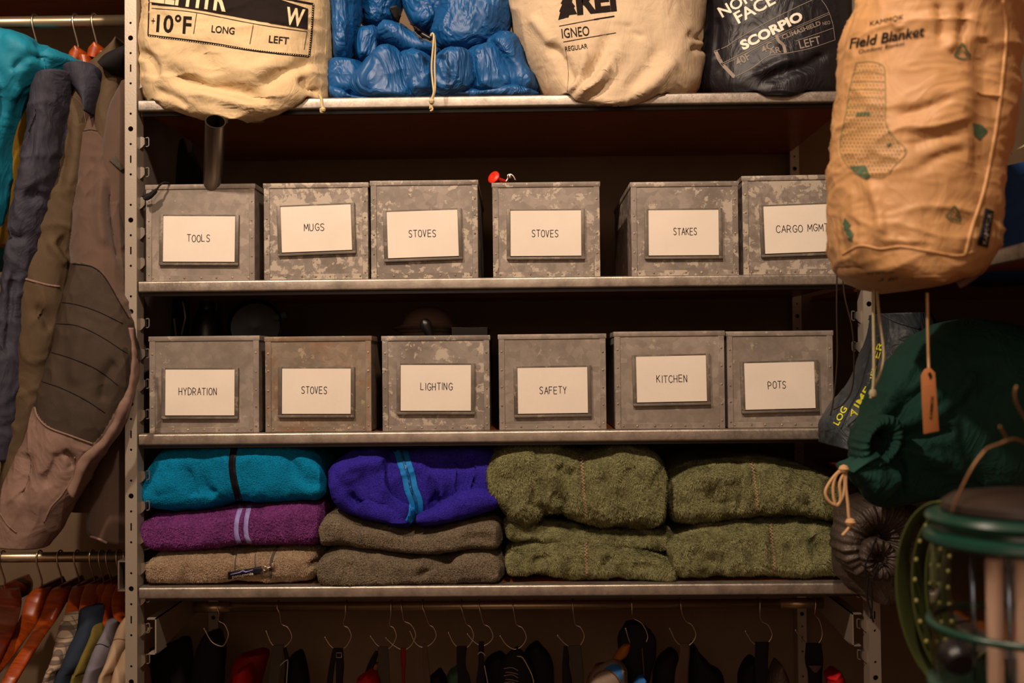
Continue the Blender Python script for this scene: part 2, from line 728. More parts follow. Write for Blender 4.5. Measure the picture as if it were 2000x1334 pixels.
M = {}
M['wall'] = fabric('wall_paint', C('#7a6650'), var=0.06, grain=300, gs=0.15)
M['board'] = wood('shelf_board', C('#9a531d'), C('#7a3f15'), 40, 0.3)
M['board_under'] = M['board']
s = NT('steel')
v = s.vec((1, 1, 1), rnd=False)
st = s.noise(s.vec((6, 1, 200), rnd=False), 12, 4, 0.6)
sc_ = s.noise(v, 160, 4, 0.7)
s.l(s.mix(s.ramp(s.noise(v, 24, 4, 0.65), [(0.35, 0.0), (0.7, 1.0)]), C('#b8ada0'), C('#8a8178')), s.b.inputs['Base Color'])
s.b.inputs['Metallic'].default_value = 0.85
s.l(s.ramp(sc_, [(0.3, 0.3), (0.7, 0.52)]), s.b.inputs['Roughness'])
s.l(s.bump(sc_, 0.35, 0.0006), s.b.inputs['Normal'])
M['steel'] = s.m
M['post'] = simple('post_steel', C('#a3988a'), 0.45, 0.45, bump=(300, 0.15))
M['tab'] = simple('tab_steel', C('#b3aaa0'), 0.3, 0.9)
M['rod'] = simple('rod_steel', C('#a8987c'), 0.32, 0.85)
M['wire'] = simple('wire_chrome', C('#c4b6a6'), 0.3, 1.0)
M['dark'] = simple('hole_shade', C('#080605'), 0.9)  # near-black, stands in for the shade inside a hole
M['galv_plain'] = galv('galvanised_plain', C('#91857a'), C('#a79a8a'), C('#71675d'), 0.1)
M['galv_mottled'] = galv('galvanised_mottled', C('#887d73'), C('#b1a493'), C('#655b52'), 0.75, sp=150, ps=60)
M['galv_patch'] = galv('galvanised_patchy', C('#8b8076'), C('#b4a796'), C('#665c53'), 0.5, ps=22)
M['galv_rust'] = galv('galvanised_rusty', C('#897b6b'), C('#a2937a'), C('#695c4e'), 0.25, rust=0.7)
M['rivet'] = galv('rivet_metal', C('#9a8c78'), C('#b8a98f'), C('#5a4c3c'), 0.6, rust=0.5)
M['holder'] = galv('holder_metal', C('#6f655a'), C('#8a7d6c'), C('#4f463c'), 0.3)
M['card'] = fabric('paper_card', C('#dfd3c4'), 0.9, 0.03, grain=500, gs=0.06, spec=0.15)
M['ink'] = simple('ink', C('#14101a'), 0.8, spec=0.1)
M['cream'] = fabric('cotton_cream', C('#cdb48c'), 0.92, 0.05, grain=1500, gs=0.25, wr=(30, 0.25, 0.004))
M['beige'] = fabric('cotton_beige', C('#c9b294'), 0.92, 0.05, grain=1500, gs=0.25, wr=(30, 0.2, 0.004))
M['print'] = simple('black_print', C('#1c1512'), 0.85, spec=0.2)
M['print_cream'] = simple('cream_print', C('#dcc7a2'), 0.9, spec=0.2)
M['print_white'] = simple('white_print', C('#e6dccb'), 0.8, spec=0.2)
M['print_grey'] = simple('grey_print', C('#8c8076'), 0.8, spec=0.2)
M['print_yellow'] = simple('yellow_print', C('#d8d21c'), 0.7)
M['print_green'] = simple('green_print', C('#3c5038'), 0.85)
M['print_olive'] = simple('olive_print', C('#7a6f46'), 0.9)
M['print_pink'] = simple('pink_stitch', C('#b98a74'), 0.9)
M['blue_nylon'] = fabric('blue_nylon', C('#054c85'), 0.46, 0.10, grain=900, gs=0.05, wr=(17, 0.55, 0.010), spec=0.55)
M['black_nylon'] = fabric('black_nylon', C('#15131a'), 0.5, 0.2, grain=1200, gs=0.12, wr=(22, 0.3, 0.005), spec=0.5)
M['tan_nylon'] = fabric('tan_nylon', C('#b08456'), 0.55, 0.05, grain=1200, gs=0.05, wr=(16, 0.2, 0.006), spec=0.4)
M['teal_fleece'] = fleece('teal_fleece', C('#0688b8'), C('#045d84'), 480, 0.6, 0.003)
M['purple_fleece'] = fleece('purple_fleece', C('#7c3c7c'), C('#421a46'), 300, 0.9, 0.005)
M['beige_fleece'] = fleece('beige_fleece', C('#ab9379'), C('#64523f'), 420, 0.8, 0.004)
M['royal_fleece'] = fleece('royal_fleece', C('#3b2ea8'), C('#1b146c'), 520, 0.6, 0.003)
M['grey_fleece'] = fleece('grey_fleece', C('#887a66'), C('#2c2620'), 420, 0.8, 0.004)
M['green_fleece'] = fleece('green_fleece', C('#7b7a54'), C('#3a3b26'), 330, 0.6, 0.004, (1, 1, 0.45))
for nm_, c1_ in (('green_fleece', '#807e58'), ('purple_fleece', '#823f80'), ('beige_fleece', '#ad957b'), ('grey_fleece', '#81745f'), ('teal_fleece', '#0a8cbb')):
    M[nm_ + '_fibre'] = fabric(nm_ + '_fibre', C(c1_), 0.9, 0.25, gs=0.0, spec=0.1, vs=90)
M['teal_jacket'] = fabric('teal_shell', C('#167893'), 0.6, 0.08, gs=0.1, wr=(14, 0.3, 0.006))
M['mustard'] = fabric('mustard_cloth', C('#8f6d1e'), 0.8, 0.1)
M['slate'] = fabric('slate_cloth', C('#34333f'), 0.75, 0.12, wr=(16, 0.35, 0.006))
M['olive_brown'] = fabric('olive_brown_cloth', C('#4f3f2d'), 0.8, 0.1, wr=(10, 0.25, 0.006))
M['brown'] = fabric('brown_softshell', C('#574338'), 0.85, 0.1, grain=1400, gs=0.4, sheen=0.15)
M['twill'] = fabric('dark_twill', C('#3c3026'), 0.75, 0.1, twill=260)
M['mauve'] = fabric('mauve_cloth', C('#7e655a'), 0.8, 0.08, wr=(14, 0.3, 0.006))
M['mauve_dk'] = fabric('dark_mauve_cloth', C('#6b5850'), 0.85, 0.08)
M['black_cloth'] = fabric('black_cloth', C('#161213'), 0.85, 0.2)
M['hang_wood'] = wood('hanger_wood', C('#a8480f'), C('#7c2c08'), 30, 0.35)
M['hang_wood_dk'] = wood('hanger_wood_dark', C('#5a1c08'), C('#3a1005'), 30, 0.3)
M['plaid'] = plaid('plaid_cloth', C('#9d8b76'), C('#3a3030'), C('#5a4438'))
M['navy'] = fabric('navy_cloth', C('#222c3c'), 0.85)
M['olive'] = fabric('olive_cloth', C('#6b5c28'), 0.85)
M['slate_lt'] = fabric('slate_light_cloth', C('#706a74'), 0.85)
M['cream_shirt'] = fabric('cream_shirt', C('#ab9074'), 0.85, 0.05)
M['cord_cream'] = fabric('cream_cord', C('#cdb88a'), 0.8, 0.1, grain=1200, gs=0.6)
M['cord_white'] = fabric('white_rope', C('#c9bd98'), 0.8, 0.1, grain=500, gs=0.9)
M['cord_tan'] = fabric('tan_cord', C('#c79e70'), 0.8, 0.1, grain=1200, gs=0.6)
M['cord_dark'] = fabric('dark_cord', C('#2a1d15'), 0.8, 0.1)
M['webbing_grey'] = fabric('grey_webbing', C('#4a443c'), 0.8, 0.15, twill=300)
M['webbing_black'] = fabric('black_webbing', C('#19171a'), 0.75, 0.15, twill=300)
M['webbing_red'] = fabric('red_webbing', C('#7a0d0c'), 0.7, 0.1)
M['red_cloth'] = fabric('red_cloth', C('#a80f12'), 0.7, 0.15)
M['webbing_brown'] = fabric('brown_webbing', C('#5c473a'), 0.8, 0.1)
M['orange_cloth'] = fabric('orange_cloth', C('#a05e14'), 0.8, 0.15)
M['teal_dull'] = fabric('dull_teal_cloth', C('#3e5a4c'), 0.8, 0.15)
M['blue_cloth'] = fabric('blue_cloth', C('#2a66a8'), 0.8, 0.1)
M['mesh_cloth'] = fabric('grey_mesh', C('#8c7868'), 0.85, 0.1, twill=200)
M['leather'] = fabric('leather_tag', C('#9c6238'), 0.6, 0.15, gs=0.1)
M['black_plastic'] = simple('black_plastic', C('#141214'), 0.35, spec=0.5)
M['cast_iron'] = simple('black_enamel', C('#241b17'), 0.38, spec=0.5)
M['oven_enamel'] = simple('dark_brown_enamel', C('#6a584c'), 0.3, spec=0.6)
M['red_plastic'] = simple('red_plastic', C('#e02a10'), 0.4)
M['pipe'] = simple('bare_pipe', C('#80766c'), 0.3, 1.0, bump=(60, 0.1))
M['green_cotton'] = fabric('green_cotton', C('#113a31'), 0.8, 0.1, grain=900, gs=0.2, wr=(22, 0.4, 0.006))
M['ink_nylon'] = fabric('ink_nylon', C('#232c33'), 0.55, 0.15, gs=0.1, wr=(26, 0.4, 0.005), spec=0.5)
M['taupe_nylon'] = fabric('taupe_nylon', C('#4a3e36'), 0.5, 0.12, gs=0.1, wr=(50, 0.4, 0.004), spec=0.5)
M['green_web'] = fabric('green_webbing', C('#4b5426'), 0.8, 0.15, twill=220)
M['green_web_dk'] = fabric('dark_green_webbing', C('#28340f'), 0.8, 0.15)
M['bead'] = simple('yellow_bead', C('#858048'), 0.5)
M['enamel_green'] = simple('green_enamel', C('#11362b'), 0.3, spec=0.6)
M['glass'] = simple('lantern_glass', (0.93, 0.95, 0.94, 1), 0.04, trans=1.0, ior=1.3)
M['tube_white'] = simple('white_tube', C('#e0b8a0'), 0.35)
M['chrome_blue'] = simple('blue_steel', C('#8ea4c4'), 0.2, 1.0)
M['bronze'] = simple('bronze_wire', C('#7a5c40'), 0.35, 0.9)
M['blue_bag'] = fabric('dark_blue_cloth', C('#10396f'), 0.7, 0.15, wr=(20, 0.3, 0.005))
M['lavender'] = fabric('lavender_tape', C('#8f83c0'), 0.7, 0.05)
M['blue_tape'] = fabric('blue_tape', C('#1577c4'), 0.7, 0.05)
M['black_tape'] = fabric('black_tape', C('#0d0d14'), 0.6, 0.05)
M['zip_metal'] = simple('zip_metal', C('#b8ac9c'), 0.3, 1.0)

# ------------------------------------------------------------------ the room
WALL_Y = 0.465


def slab(name, b, mat, parent=None, **k):
    V, Fc = box(*b)
    return mk(name, V, Fc, mat, parent, smooth=False, **k)


for nm, b in (('wall_back', (-1.7, 1.25, WALL_Y, WALL_Y + 0.1, -1.3, 1.3)), ('wall_left', (-1.7, -1.6, -2.9, WALL_Y, -1.3, 1.3)),
              ('wall_right', (1.12, 1.22, -2.9, WALL_Y, -1.3, 1.3)), ('ceiling', (-1.7, 1.25, -2.9, WALL_Y + 0.1, 1.3, 1.4))):
    slab(nm, b, M['wall'], kind='structure')
M['floor'] = wood('floor_wood', C('#5a3a20'), C('#3c2412'), 20, 0.5)
slab('floor', (-1.7, 1.25, -2.9, WALL_Y + 0.1, -1.4, -1.3), M['floor'], kind='structure')

# ------------------------------------------------------------------ shelving units
ZS = {1: P(272, 195, 0).z, 2: P(272, 549, 0).z, 3: P(272, 848, 0).z, 4: P(272, 1148, 0).z}
XL, XR = P(271, 700, 0).x, P(1686, 700, 0).x
XPL0, XPL1 = P(244.5, 667, 0).x, P(267.5, 667, 0).x
XPR0, XPR1 = P(1688, 700, 0).x, P(1710, 700, 0).x
unit = thing('metal_shelving_unit', 'galvanised steel shelving unit holding the metal bins and folded fleeces', 'shelving', (XL, 0.0, ZS[4]))


def channel_V(x0, x1, y0, z_top, h, w, th=0.0016, r=0.004):
    """front lip: rounded upper edge, face, return; runs along x"""
    pr = []
    pr.append((y0 + w, z_top))
    for k in range(7):
        a = math.radians(90 * k / 6)
        pr.append((y0 + r - r * math.sin(a), z_top - r + r * math.cos(a)))
    for k in range(5):
        a = math.radians(90 * k / 4)
        pr.append((y0 + 0.003 - 0.003 * math.cos(a), z_top - h + 0.003 - 0.003 * math.sin(a)))
    pr.append((y0 + 0.012, z_top - h))
    inner = [(y0 + 0.012, z_top - h + th), (y0 + 0.004, z_top - h + th), (y0 + th, z_top - h + 0.005), (y0 + th, z_top - r), (y0 + r, z_top - th), (y0 + w, z_top - th)]
    ring = pr + inner
    V = [(x0, y, z) for y, z in ring] + [(x1, y, z) for y, z in ring]
    n = len(ring)
    Fc = [(i, (i + 1) % n, n + (i + 1) % n, n + i) for i in range(n)]
    Fc += [tuple(range(n)), tuple(range(n, 2 * n))]
    return V, Fc


def shelf(parent, x0, x1, zt, h, name='shelf'):
    V, Fc = box(x0, x1, 0.02, WALL_Y - 0.004, zt - 0.012, zt - 0.0012)
    b = mk(name, V, Fc, M['board'], parent, smooth=False)
    V, Fc = channel_V(x0, x1, 0.0, zt, h, 0.024)
    l = mk('shelf_lip', V, Fc, M['steel'], b)
    sharp(l, 50)
    V, Fc = box(x0, x1, 0.014, 0.020, zt - h - 0.006, zt - 0.0125)
    mk('stiffener_rail', V, Fc, M['cast_iron'], b, smooth=False)
    return b


for k in (1, 2, 3, 4):
    shelf(unit, XL, XR, ZS[k], 0.0195)


def post_face_mesh(w, h, holes):
    """front plate of a post with real holes: rectangle curve filled, extruded"""
    cu = bpy.data.curves.new('p', 'CURVE')
    cu.dimensions = '2D'
    cu.fill_mode = 'BOTH'
    cu.extrude = 0.0008

    def sp(pts):
        q = cu.splines.new('POLY')
        q.points.add(len(pts) - 1)
        for a, b in zip(q.points, pts): a.co = (b[0], b[1], 0, 1)
        q.use_cyclic_u = True
    sp([(0, 0), (w, 0), (w, h), (0, h)])
    for kind, z in holes:
        if kind == 's':
            sp([(w / 2 + 0.0021 * math.cos(t * math.pi / 5), z + 0.0021 * math.sin(t * math.pi / 5)) for t in range(10)])
        elif kind == 'b':
            sp([(w / 2 + 0.0045 * math.cos(t * math.pi / 8), z + 0.0045 * math.sin(t * math.pi / 8)) for t in range(16)])
        else:
            sp([(w / 2 - 0.0013, z - 0.0065), (w / 2 + 0.0013, z - 0.0065), (w / 2 + 0.0013, z + 0.0065), (w / 2 - 0.0013, z + 0.0065)])
    ob = bpy.data.objects.new('p', cu)
    me = ob.to_mesh()
    V = [tuple(v.co) for v in me.vertices]
    Fc = [tuple(p.vertices) for p in me.polygons]
    ob.to_mesh_clear()
    bpy.data.objects.remove(ob); bpy.data.curves.remove(cu)
    return V, Fc


SP = P(256, 45, 0).z - P(256, 104, 0).z   # hole pitch ~59 px
ZH = P(256, 45, 0).z


def post(parent, x0, x1, y0, y1, tabs=0, taby=None):
    z0, z1 = -1.2, 0.9
    w = x1 - x0
    holes = []
    for k in range(-30, 34):
        z = ZH - k * SP
        if z0 + 0.03 < z < z1 - 0.03:
            holes.append(('s', 'sbstsx'[0]) if 0 else None)
    holes = []
    for k in range(-12, 36):
        z = ZH - k * SP
        if not (z0 + 0.03 < z < z1 - 0.03): continue
        m = k % 3
        # photo: small 45, big 75, small 104, slot 133, small 163, small 221, big 251, small 281, slot 310
        holes.append(('s', z))
        if k % 3 == 0: holes.append(('b', z - SP / 2))
        if k % 3 == 1: holes.append(('l', z - SP / 2))
    V, Fc = post_face_mesh(w, z1 - z0, [(a, z - z0) for a, z in holes])
    V = [(x0 + v[0], y0 + v[2], z0 + v[1]) for v in V]
    fr = mk('post', V, Fc, M['post'], parent, smooth=False)
    parts = []
    t = 0.0014
    V2, F2 = join([box(x0 - 0.0002, x0 + t, y0 + 0.0009, y1, z0, z1), box(x1 - t, x1 + 0.0002, y0 + 0.0009, y1, z0, z1), box(x0, x1, y1 - t, y1, z0, z1)])
    mk('post_channel', V2, F2, M['post'], fr, smooth=False)
    return fr


# folded tab mesh, copied along the posts
def tab_V(s):
    pts = []
    V, Fc = [], []
    prof = [(0, 0.009), (0.004, 0.010), (0.008, 0.0085), (0.009, 0.004), (0.009, -0.003), (0.005, -0.008), (0.001, -0.011), (0, -0.012)]
    n = len(prof)
    for y in (0.0, 0.010):
        for x, z in prof: V.append((s * x, y, z * (1 if y == 0 else 0.9)))
    Fc = [(i, (i + 1) % n, n + (i + 1) % n, n + i) for i in range(n)] + [tuple(range(n)), tuple(range(n, 2 * n))]
    return V, Fc


def hook_loop_V(s):
    p = [(s * 0.009, 0.006, 0.009), (s * 0.013, 0.006, 0.0095), (s * 0.0145, 0.006, 0.006), (s * 0.0145, 0.006, -0.003), (s * 0.012, 0.006, -0.006), (s * 0.009, 0.006, -0.006)]
    return tubeV(catmull(p, 16), 0.0011, 6)


tab_proto = {}


def add_tabs(post_obj, x, y, s, zs):
    for z in zs:
        if s not in tab_proto:
            V, Fc = join([tab_V(s), hook_loop_V(s)])
            me = bpy.data.meshes.new('post_tab')
            me.from_pydata(V, [], Fc)
            me.materials.append(M['tab'])
            bm = bmesh.new(); bm.from_mesh(me); bmesh.ops.recalc_face_normals(bm, faces=bm.faces); bm.to_mesh(me); bm.free()
            me.polygons.foreach_set('use_smooth', [True] * len(me.polygons))
            me.set_sharp_from_angle(angle=0.7)
            tab_proto[s] = me
        o = bpy.data.objects.new('post_tab', tab_proto[s])
        COL.objects.link(o)
        o.parent = post_obj
        m = LOC[post_obj.name]
        o.location = m.inverted() @ Vector((x, y, z))


lp = post(unit, XPL0, XPL1, 0.0, 0.03)
rp = post(unit, XPR0, XPR1, 0.0, 0.03)
tabz = [P(278, y, 0).z for y in (275, 333, 392, 452, 509, 628, 685, 744, 804, 925, 985, 1044, 1101, 1221, 1281)]
tabz = [P(278, 275, 0).z - SP * k for k in range(-2, 18)]
skip = [any(abs(z - (ZS[q] - 0.008)) < 0.014 for q in ZS) for z in tabz]
add_tabs(lp, XPL1, 0.012, 1, [z for z, q in zip(tabz, skip) if not q])
add_tabs(rp, XPR0, 0.012, -1, [z for z, q in zip(tabz, skip) if not q])
lb = post(unit, XPL0 + 0.005, XPL1 + 0.005, WALL_Y - 0.035, WALL_Y - 0.003)
rb = post(unit, XPR0 - 0.005, XPR1 - 0.005, WALL_Y - 0.035, WALL_Y - 0.003)


# rail brackets under the lowest shelf
def bracket(parent, x, s, ztop, name='rail_bracket', y0=0.03, y1=0.33, h=0.08, depth_back=0.035):
    t = 0.0022
    V, Fc = [], []
    # side plate tapering toward the rod
    side = [(y0, ztop), (y1, ztop), (y1, ztop - depth_back), (y0, ztop - h)]
    for dx in (0, s * t):
        for y, z in side: V.append((x + dx, y, z))
    Fc = [(0, 1, 2, 3), (4, 5, 6, 7), (0, 1, 5, 4), (1, 2, 6, 5), (2, 3, 7, 6), (3, 0, 4, 7)]
    A = (V, Fc)
    fl = box(x, x + s * 0.016, y0, y0 + 0.0022, ztop - h, ztop) if s > 0 else box(x + s * 0.016, x, y0, y0 + 0.0022, ztop - h, ztop)
    tp = box(min(x, x + s * 0.016), max(x, x + s * 0.016), y0, y1, ztop - 0.002, ztop)
    bt = box(min(x, x + s * 0.014), max(x, x + s * 0.014), y0, y0 + 0.05, ztop - h, ztop - h + 0.002)
    V, Fc = join([A, tp, bt])
    o = mk(name, V, Fc, M['post'], parent, smooth=False)
    rg = tubeV([(x + s * 0.003, y0 + 0.09 + 0.022 * math.cos(a), ztop - 0.03 + 0.022 * math.sin(a)) for a in np.linspace(0, 2 * math.pi, 24, endpoint=False)], 0.0015, 6, True)
    mk('punched_ring', rg[0], rg[1], M['steel'], o)
    return o


ROD_Y = 0.19
ROD_Z = P(700, 1184, ROD_Y).z
ZB = P(290, 1196, 0.03).z
bracket(unit, XL + 0.022, -1, P(300, 1205, 0.03).z + 0.0, h=0.062, y0=0.02)
bracket(unit, XR - 0.02, 1, P(1670, 1195, 0.03).z, h=0.056, y0=0.02)
rod_r = 0.0088
rod = thing('hanging_rail', 'steel hanging rail under the lowest shelf carrying wire hooks', 'rail', (0, ROD_Y, ROD_Z))
tube('rod', [(XL + 0.075, ROD_Y, ROD_Z), (XR - 0.045, ROD_Y, ROD_Z)], rod_r, M['rod'], rod, 20)
for x0, x1 in ((XL + 0.03, XL + 0.10), (XR - 0.10, XR - 0.02)):
    tube('rod_sleeve', [(x0, ROD_Y, ROD_Z), (x1, ROD_Y, ROD_Z)], rod_r * 1.12, M['rod'], rod, 20)

# left unit: upper board, rails
lu = thing('left_shelving_unit', 'dark wooden shelf board above the jackets left of the perforated post', 'shelving', (-0.9, 0, P(100, -150, 0).z))
zlu = P(100, -150, 0).z
V, Fc = box(-1.58, XPL0 - 0.003, 0.02, WALL_Y - 0.004, zlu - 0.012, zlu)
mk('shelf', V, Fc, M['board'], lu, smooth=False)
V, Fc = channel_V(-1.58, XPL0 - 0.003, 0, zlu, 0.0195, 0.024)
mk('shelf_lip', V, Fc, M['steel'], lu)
UR_Y = 0.16
UR_Z = P(120, 43, UR_Y).z
ur = thing('upper_clothes_rail', 'thick steel clothes rail at top left behind the jackets', 'rail', (-1.0, UR_Y, UR_Z))
tube('rod', [(-1.55, UR_Y, UR_Z), (XPL0 - 0.004, UR_Y, UR_Z)], 0.0115, M['rod'], ur, 24)
LR_Y = 0.24
LR_Z = P(120, 1088, LR_Y).z
lr = thing('lower_clothes_rail', 'brassy clothes rail at lower left holding wooden hangers', 'rail', (-1.0, LR_Y, LR_Z))
tube('rod', [(-1.55, LR_Y, LR_Z), (XPL0 + 0.004, LR_Y, LR_Z)], 0.0100, M['rod'], lr, 20)
V, Fc = join([box(P(230, 1120, .0).x, P(233, 1120, .0).x, 0.0, 0.25, P(230, 1153, 0).z, P(230, 1098, 0).z),
              box(P(230, 1120, .0).x, P(246, 1120, .0).x, 0.0, 0.25, P(230, 1155, 0).z, P(230, 1152, 0).z),
              box(P(230, 1120, .0).x, P(246, 1120, .0).x, 0.0, 0.25, P(230, 1098, 0).z, P(230, 1095, 0).z)])
mk('rail_bracket', V, Fc, M['tab'], lr, smooth=False)

# right unit (its shelves run toward the camera)
XU = P(1712, 700, 0).x + 0.004
ru = thing('right_shelving_unit', 'steel shelving on the right wall behind the hanging bags', 'shelving', (XU, -0.6, ZS[4]))


def shelf_y(parent, zt, h=0.0195):
    V, Fc = box(XU + 0.02, 1.118, -1.5, WALL_Y - 0.004, zt - 0.012, zt - 0.0012)
    b = mk('shelf', V, Fc, M['board'], parent, smooth=False)
    V, Fc = channel_V(-1.5, -0.012, 0.0, zt, h, 0.024)
    V = [(XU + y, x, z) for x, y, z in V]
    l = mk('shelf_lip', V, Fc, M['steel'], b)
    sharp(l, 50)


for z_ in (ZS[2] - 0.008, P(1850, 990, -0.28).z, ZS[4]): shelf_y(ru, z_)
# ------------------------------------------------------------------ bins
STROKES = {
    'A': [[(0, 0), (.5, 1), (1, 0)], [(.18, .36), (.82, .36)]], 'C': [[(.95, .82), (.75, .97), (.45, 1), (.15, .8), (.03, .5), (.15, .2), (.45, 0), (.75, .03), (.95, .18)]],
    'D': [[(0, 0), (0, 1), (.4, .98), (.8, .8), (.95, .5), (.8, .2), (.4, .02), (0, 0)]], 'E': [[(.85, 1), (0, 1), (0, 0), (.85, 0)], [(0, .52), (.75, .52)]],
    'F': [[(.85, 1), (0, 1), (0, 0)], [(0, .52), (.7, .52)]], 'G': [[(.95, .82), (.75, .97), (.45, 1), (.15, .8), (.03, .5), (.15, .2), (.45, 0), (.8, .06), (.95, .22), (.95, .45), (.55, .45)]],
    'H': [[(0, 0), (0, 1)], [(.85, 0), (.85, 1)], [(0, .5), (.85, .5)]], 'I': [[(.1, 0), (.1, 1)]], 'K': [[(0, 0), (0, 1)], [(.8, 1), (0, .42)], [(.25, .6), (.85, 0)]],
    'L': [[(0, 1), (0, 0), (.75, 0)]], 'M': [[(0, 0), (0.08, 1), (.5, .3), (.95, 1), (1.05, 0)]], 'N': [[(0, 0), (0, 1), (.8, 0), (.8, 1)]],
    'O': [[(.5, 1), (.2, .9), (.03, .6), (.05, .3), (.25, .05), (.5, 0), (.78, .07), (.96, .33), (.95, .65), (.8, .9), (.5, 1)]], 'P': [[(0, 0), (0, 1), (.5, .98), (.78, .85), (.8, .65), (.6, .5), (0, .45)]],
    'R': [[(0, 0), (0, 1), (.5, .98), (.78, .85), (.8, .65), (.6, .5), (0, .45)], [(.4, .47), (.85, 0)]], 'S': [[(.85, .88), (.6, 1), (.25, .97), (.06, .78), (.2, .58), (.6, .46), (.82, .25), (.65, .04), (.3, 0), (.02, .12)]],
    'T': [[(0, 1), (.95, 1)], [(.47, 1), (.47, 0)]], 'U': [[(0, 1), (0, .3), (.15, .05), (.42, 0), (.7, .05), (.85, .3), (.85, 1)]], 'V': [[(0, 1), (.42, 0), (.85, 1)]], 'Y': [[(0, 1), (.42, .5), (.85, 1)], [(.42, .5), (.42, 0)]],
}


def letters(word, width, height, wd=0.00105, seed=0):
    rnd = random.Random(seed)
    adv, x, items = 0, 0.0, []
    for ch in word:
        if ch == ' ': x += 0.9; continue
        sc = 0.42 if ch == 'I' else 1.0
        items.append((ch, x)); x += (1.28 if ch not in 'I' else 0.5) + rnd.uniform(-.04, .04)
    tot = x - 0.3
    k = width / tot
    V, Fc = [], []
    for ch, x in items:
        dy = rnd.uniform(-.05, .05) * height
        for st in STROKES[ch]:
            p = np.array([((x + a * 0.98 + rnd.uniform(-.02, .02)) * k, b * height + dy) for a, b in st])
            if len(p) > 5: p = catmull(p, len(p) * 3)
            # even ribbon, thickened at joints
            for i in range(len(p) - 1):
                d = p[i + 1] - p[i]
                L = np.linalg.norm(d) + 1e-9
                n = np.array([-d[1], d[0]]) / L * wd / 2
                e = d / L * wd * 0.3
                q = [p[i] - e + n, p[i + 1] + e + n, p[i + 1] + e - n, p[i] - e - n]
                b = len(V)
                V += [(a[0] - width / 2, 0, a[1] - height / 2) for a in q]
                Fc.append((b, b + 1, b + 2, b + 3))
    return V, Fc


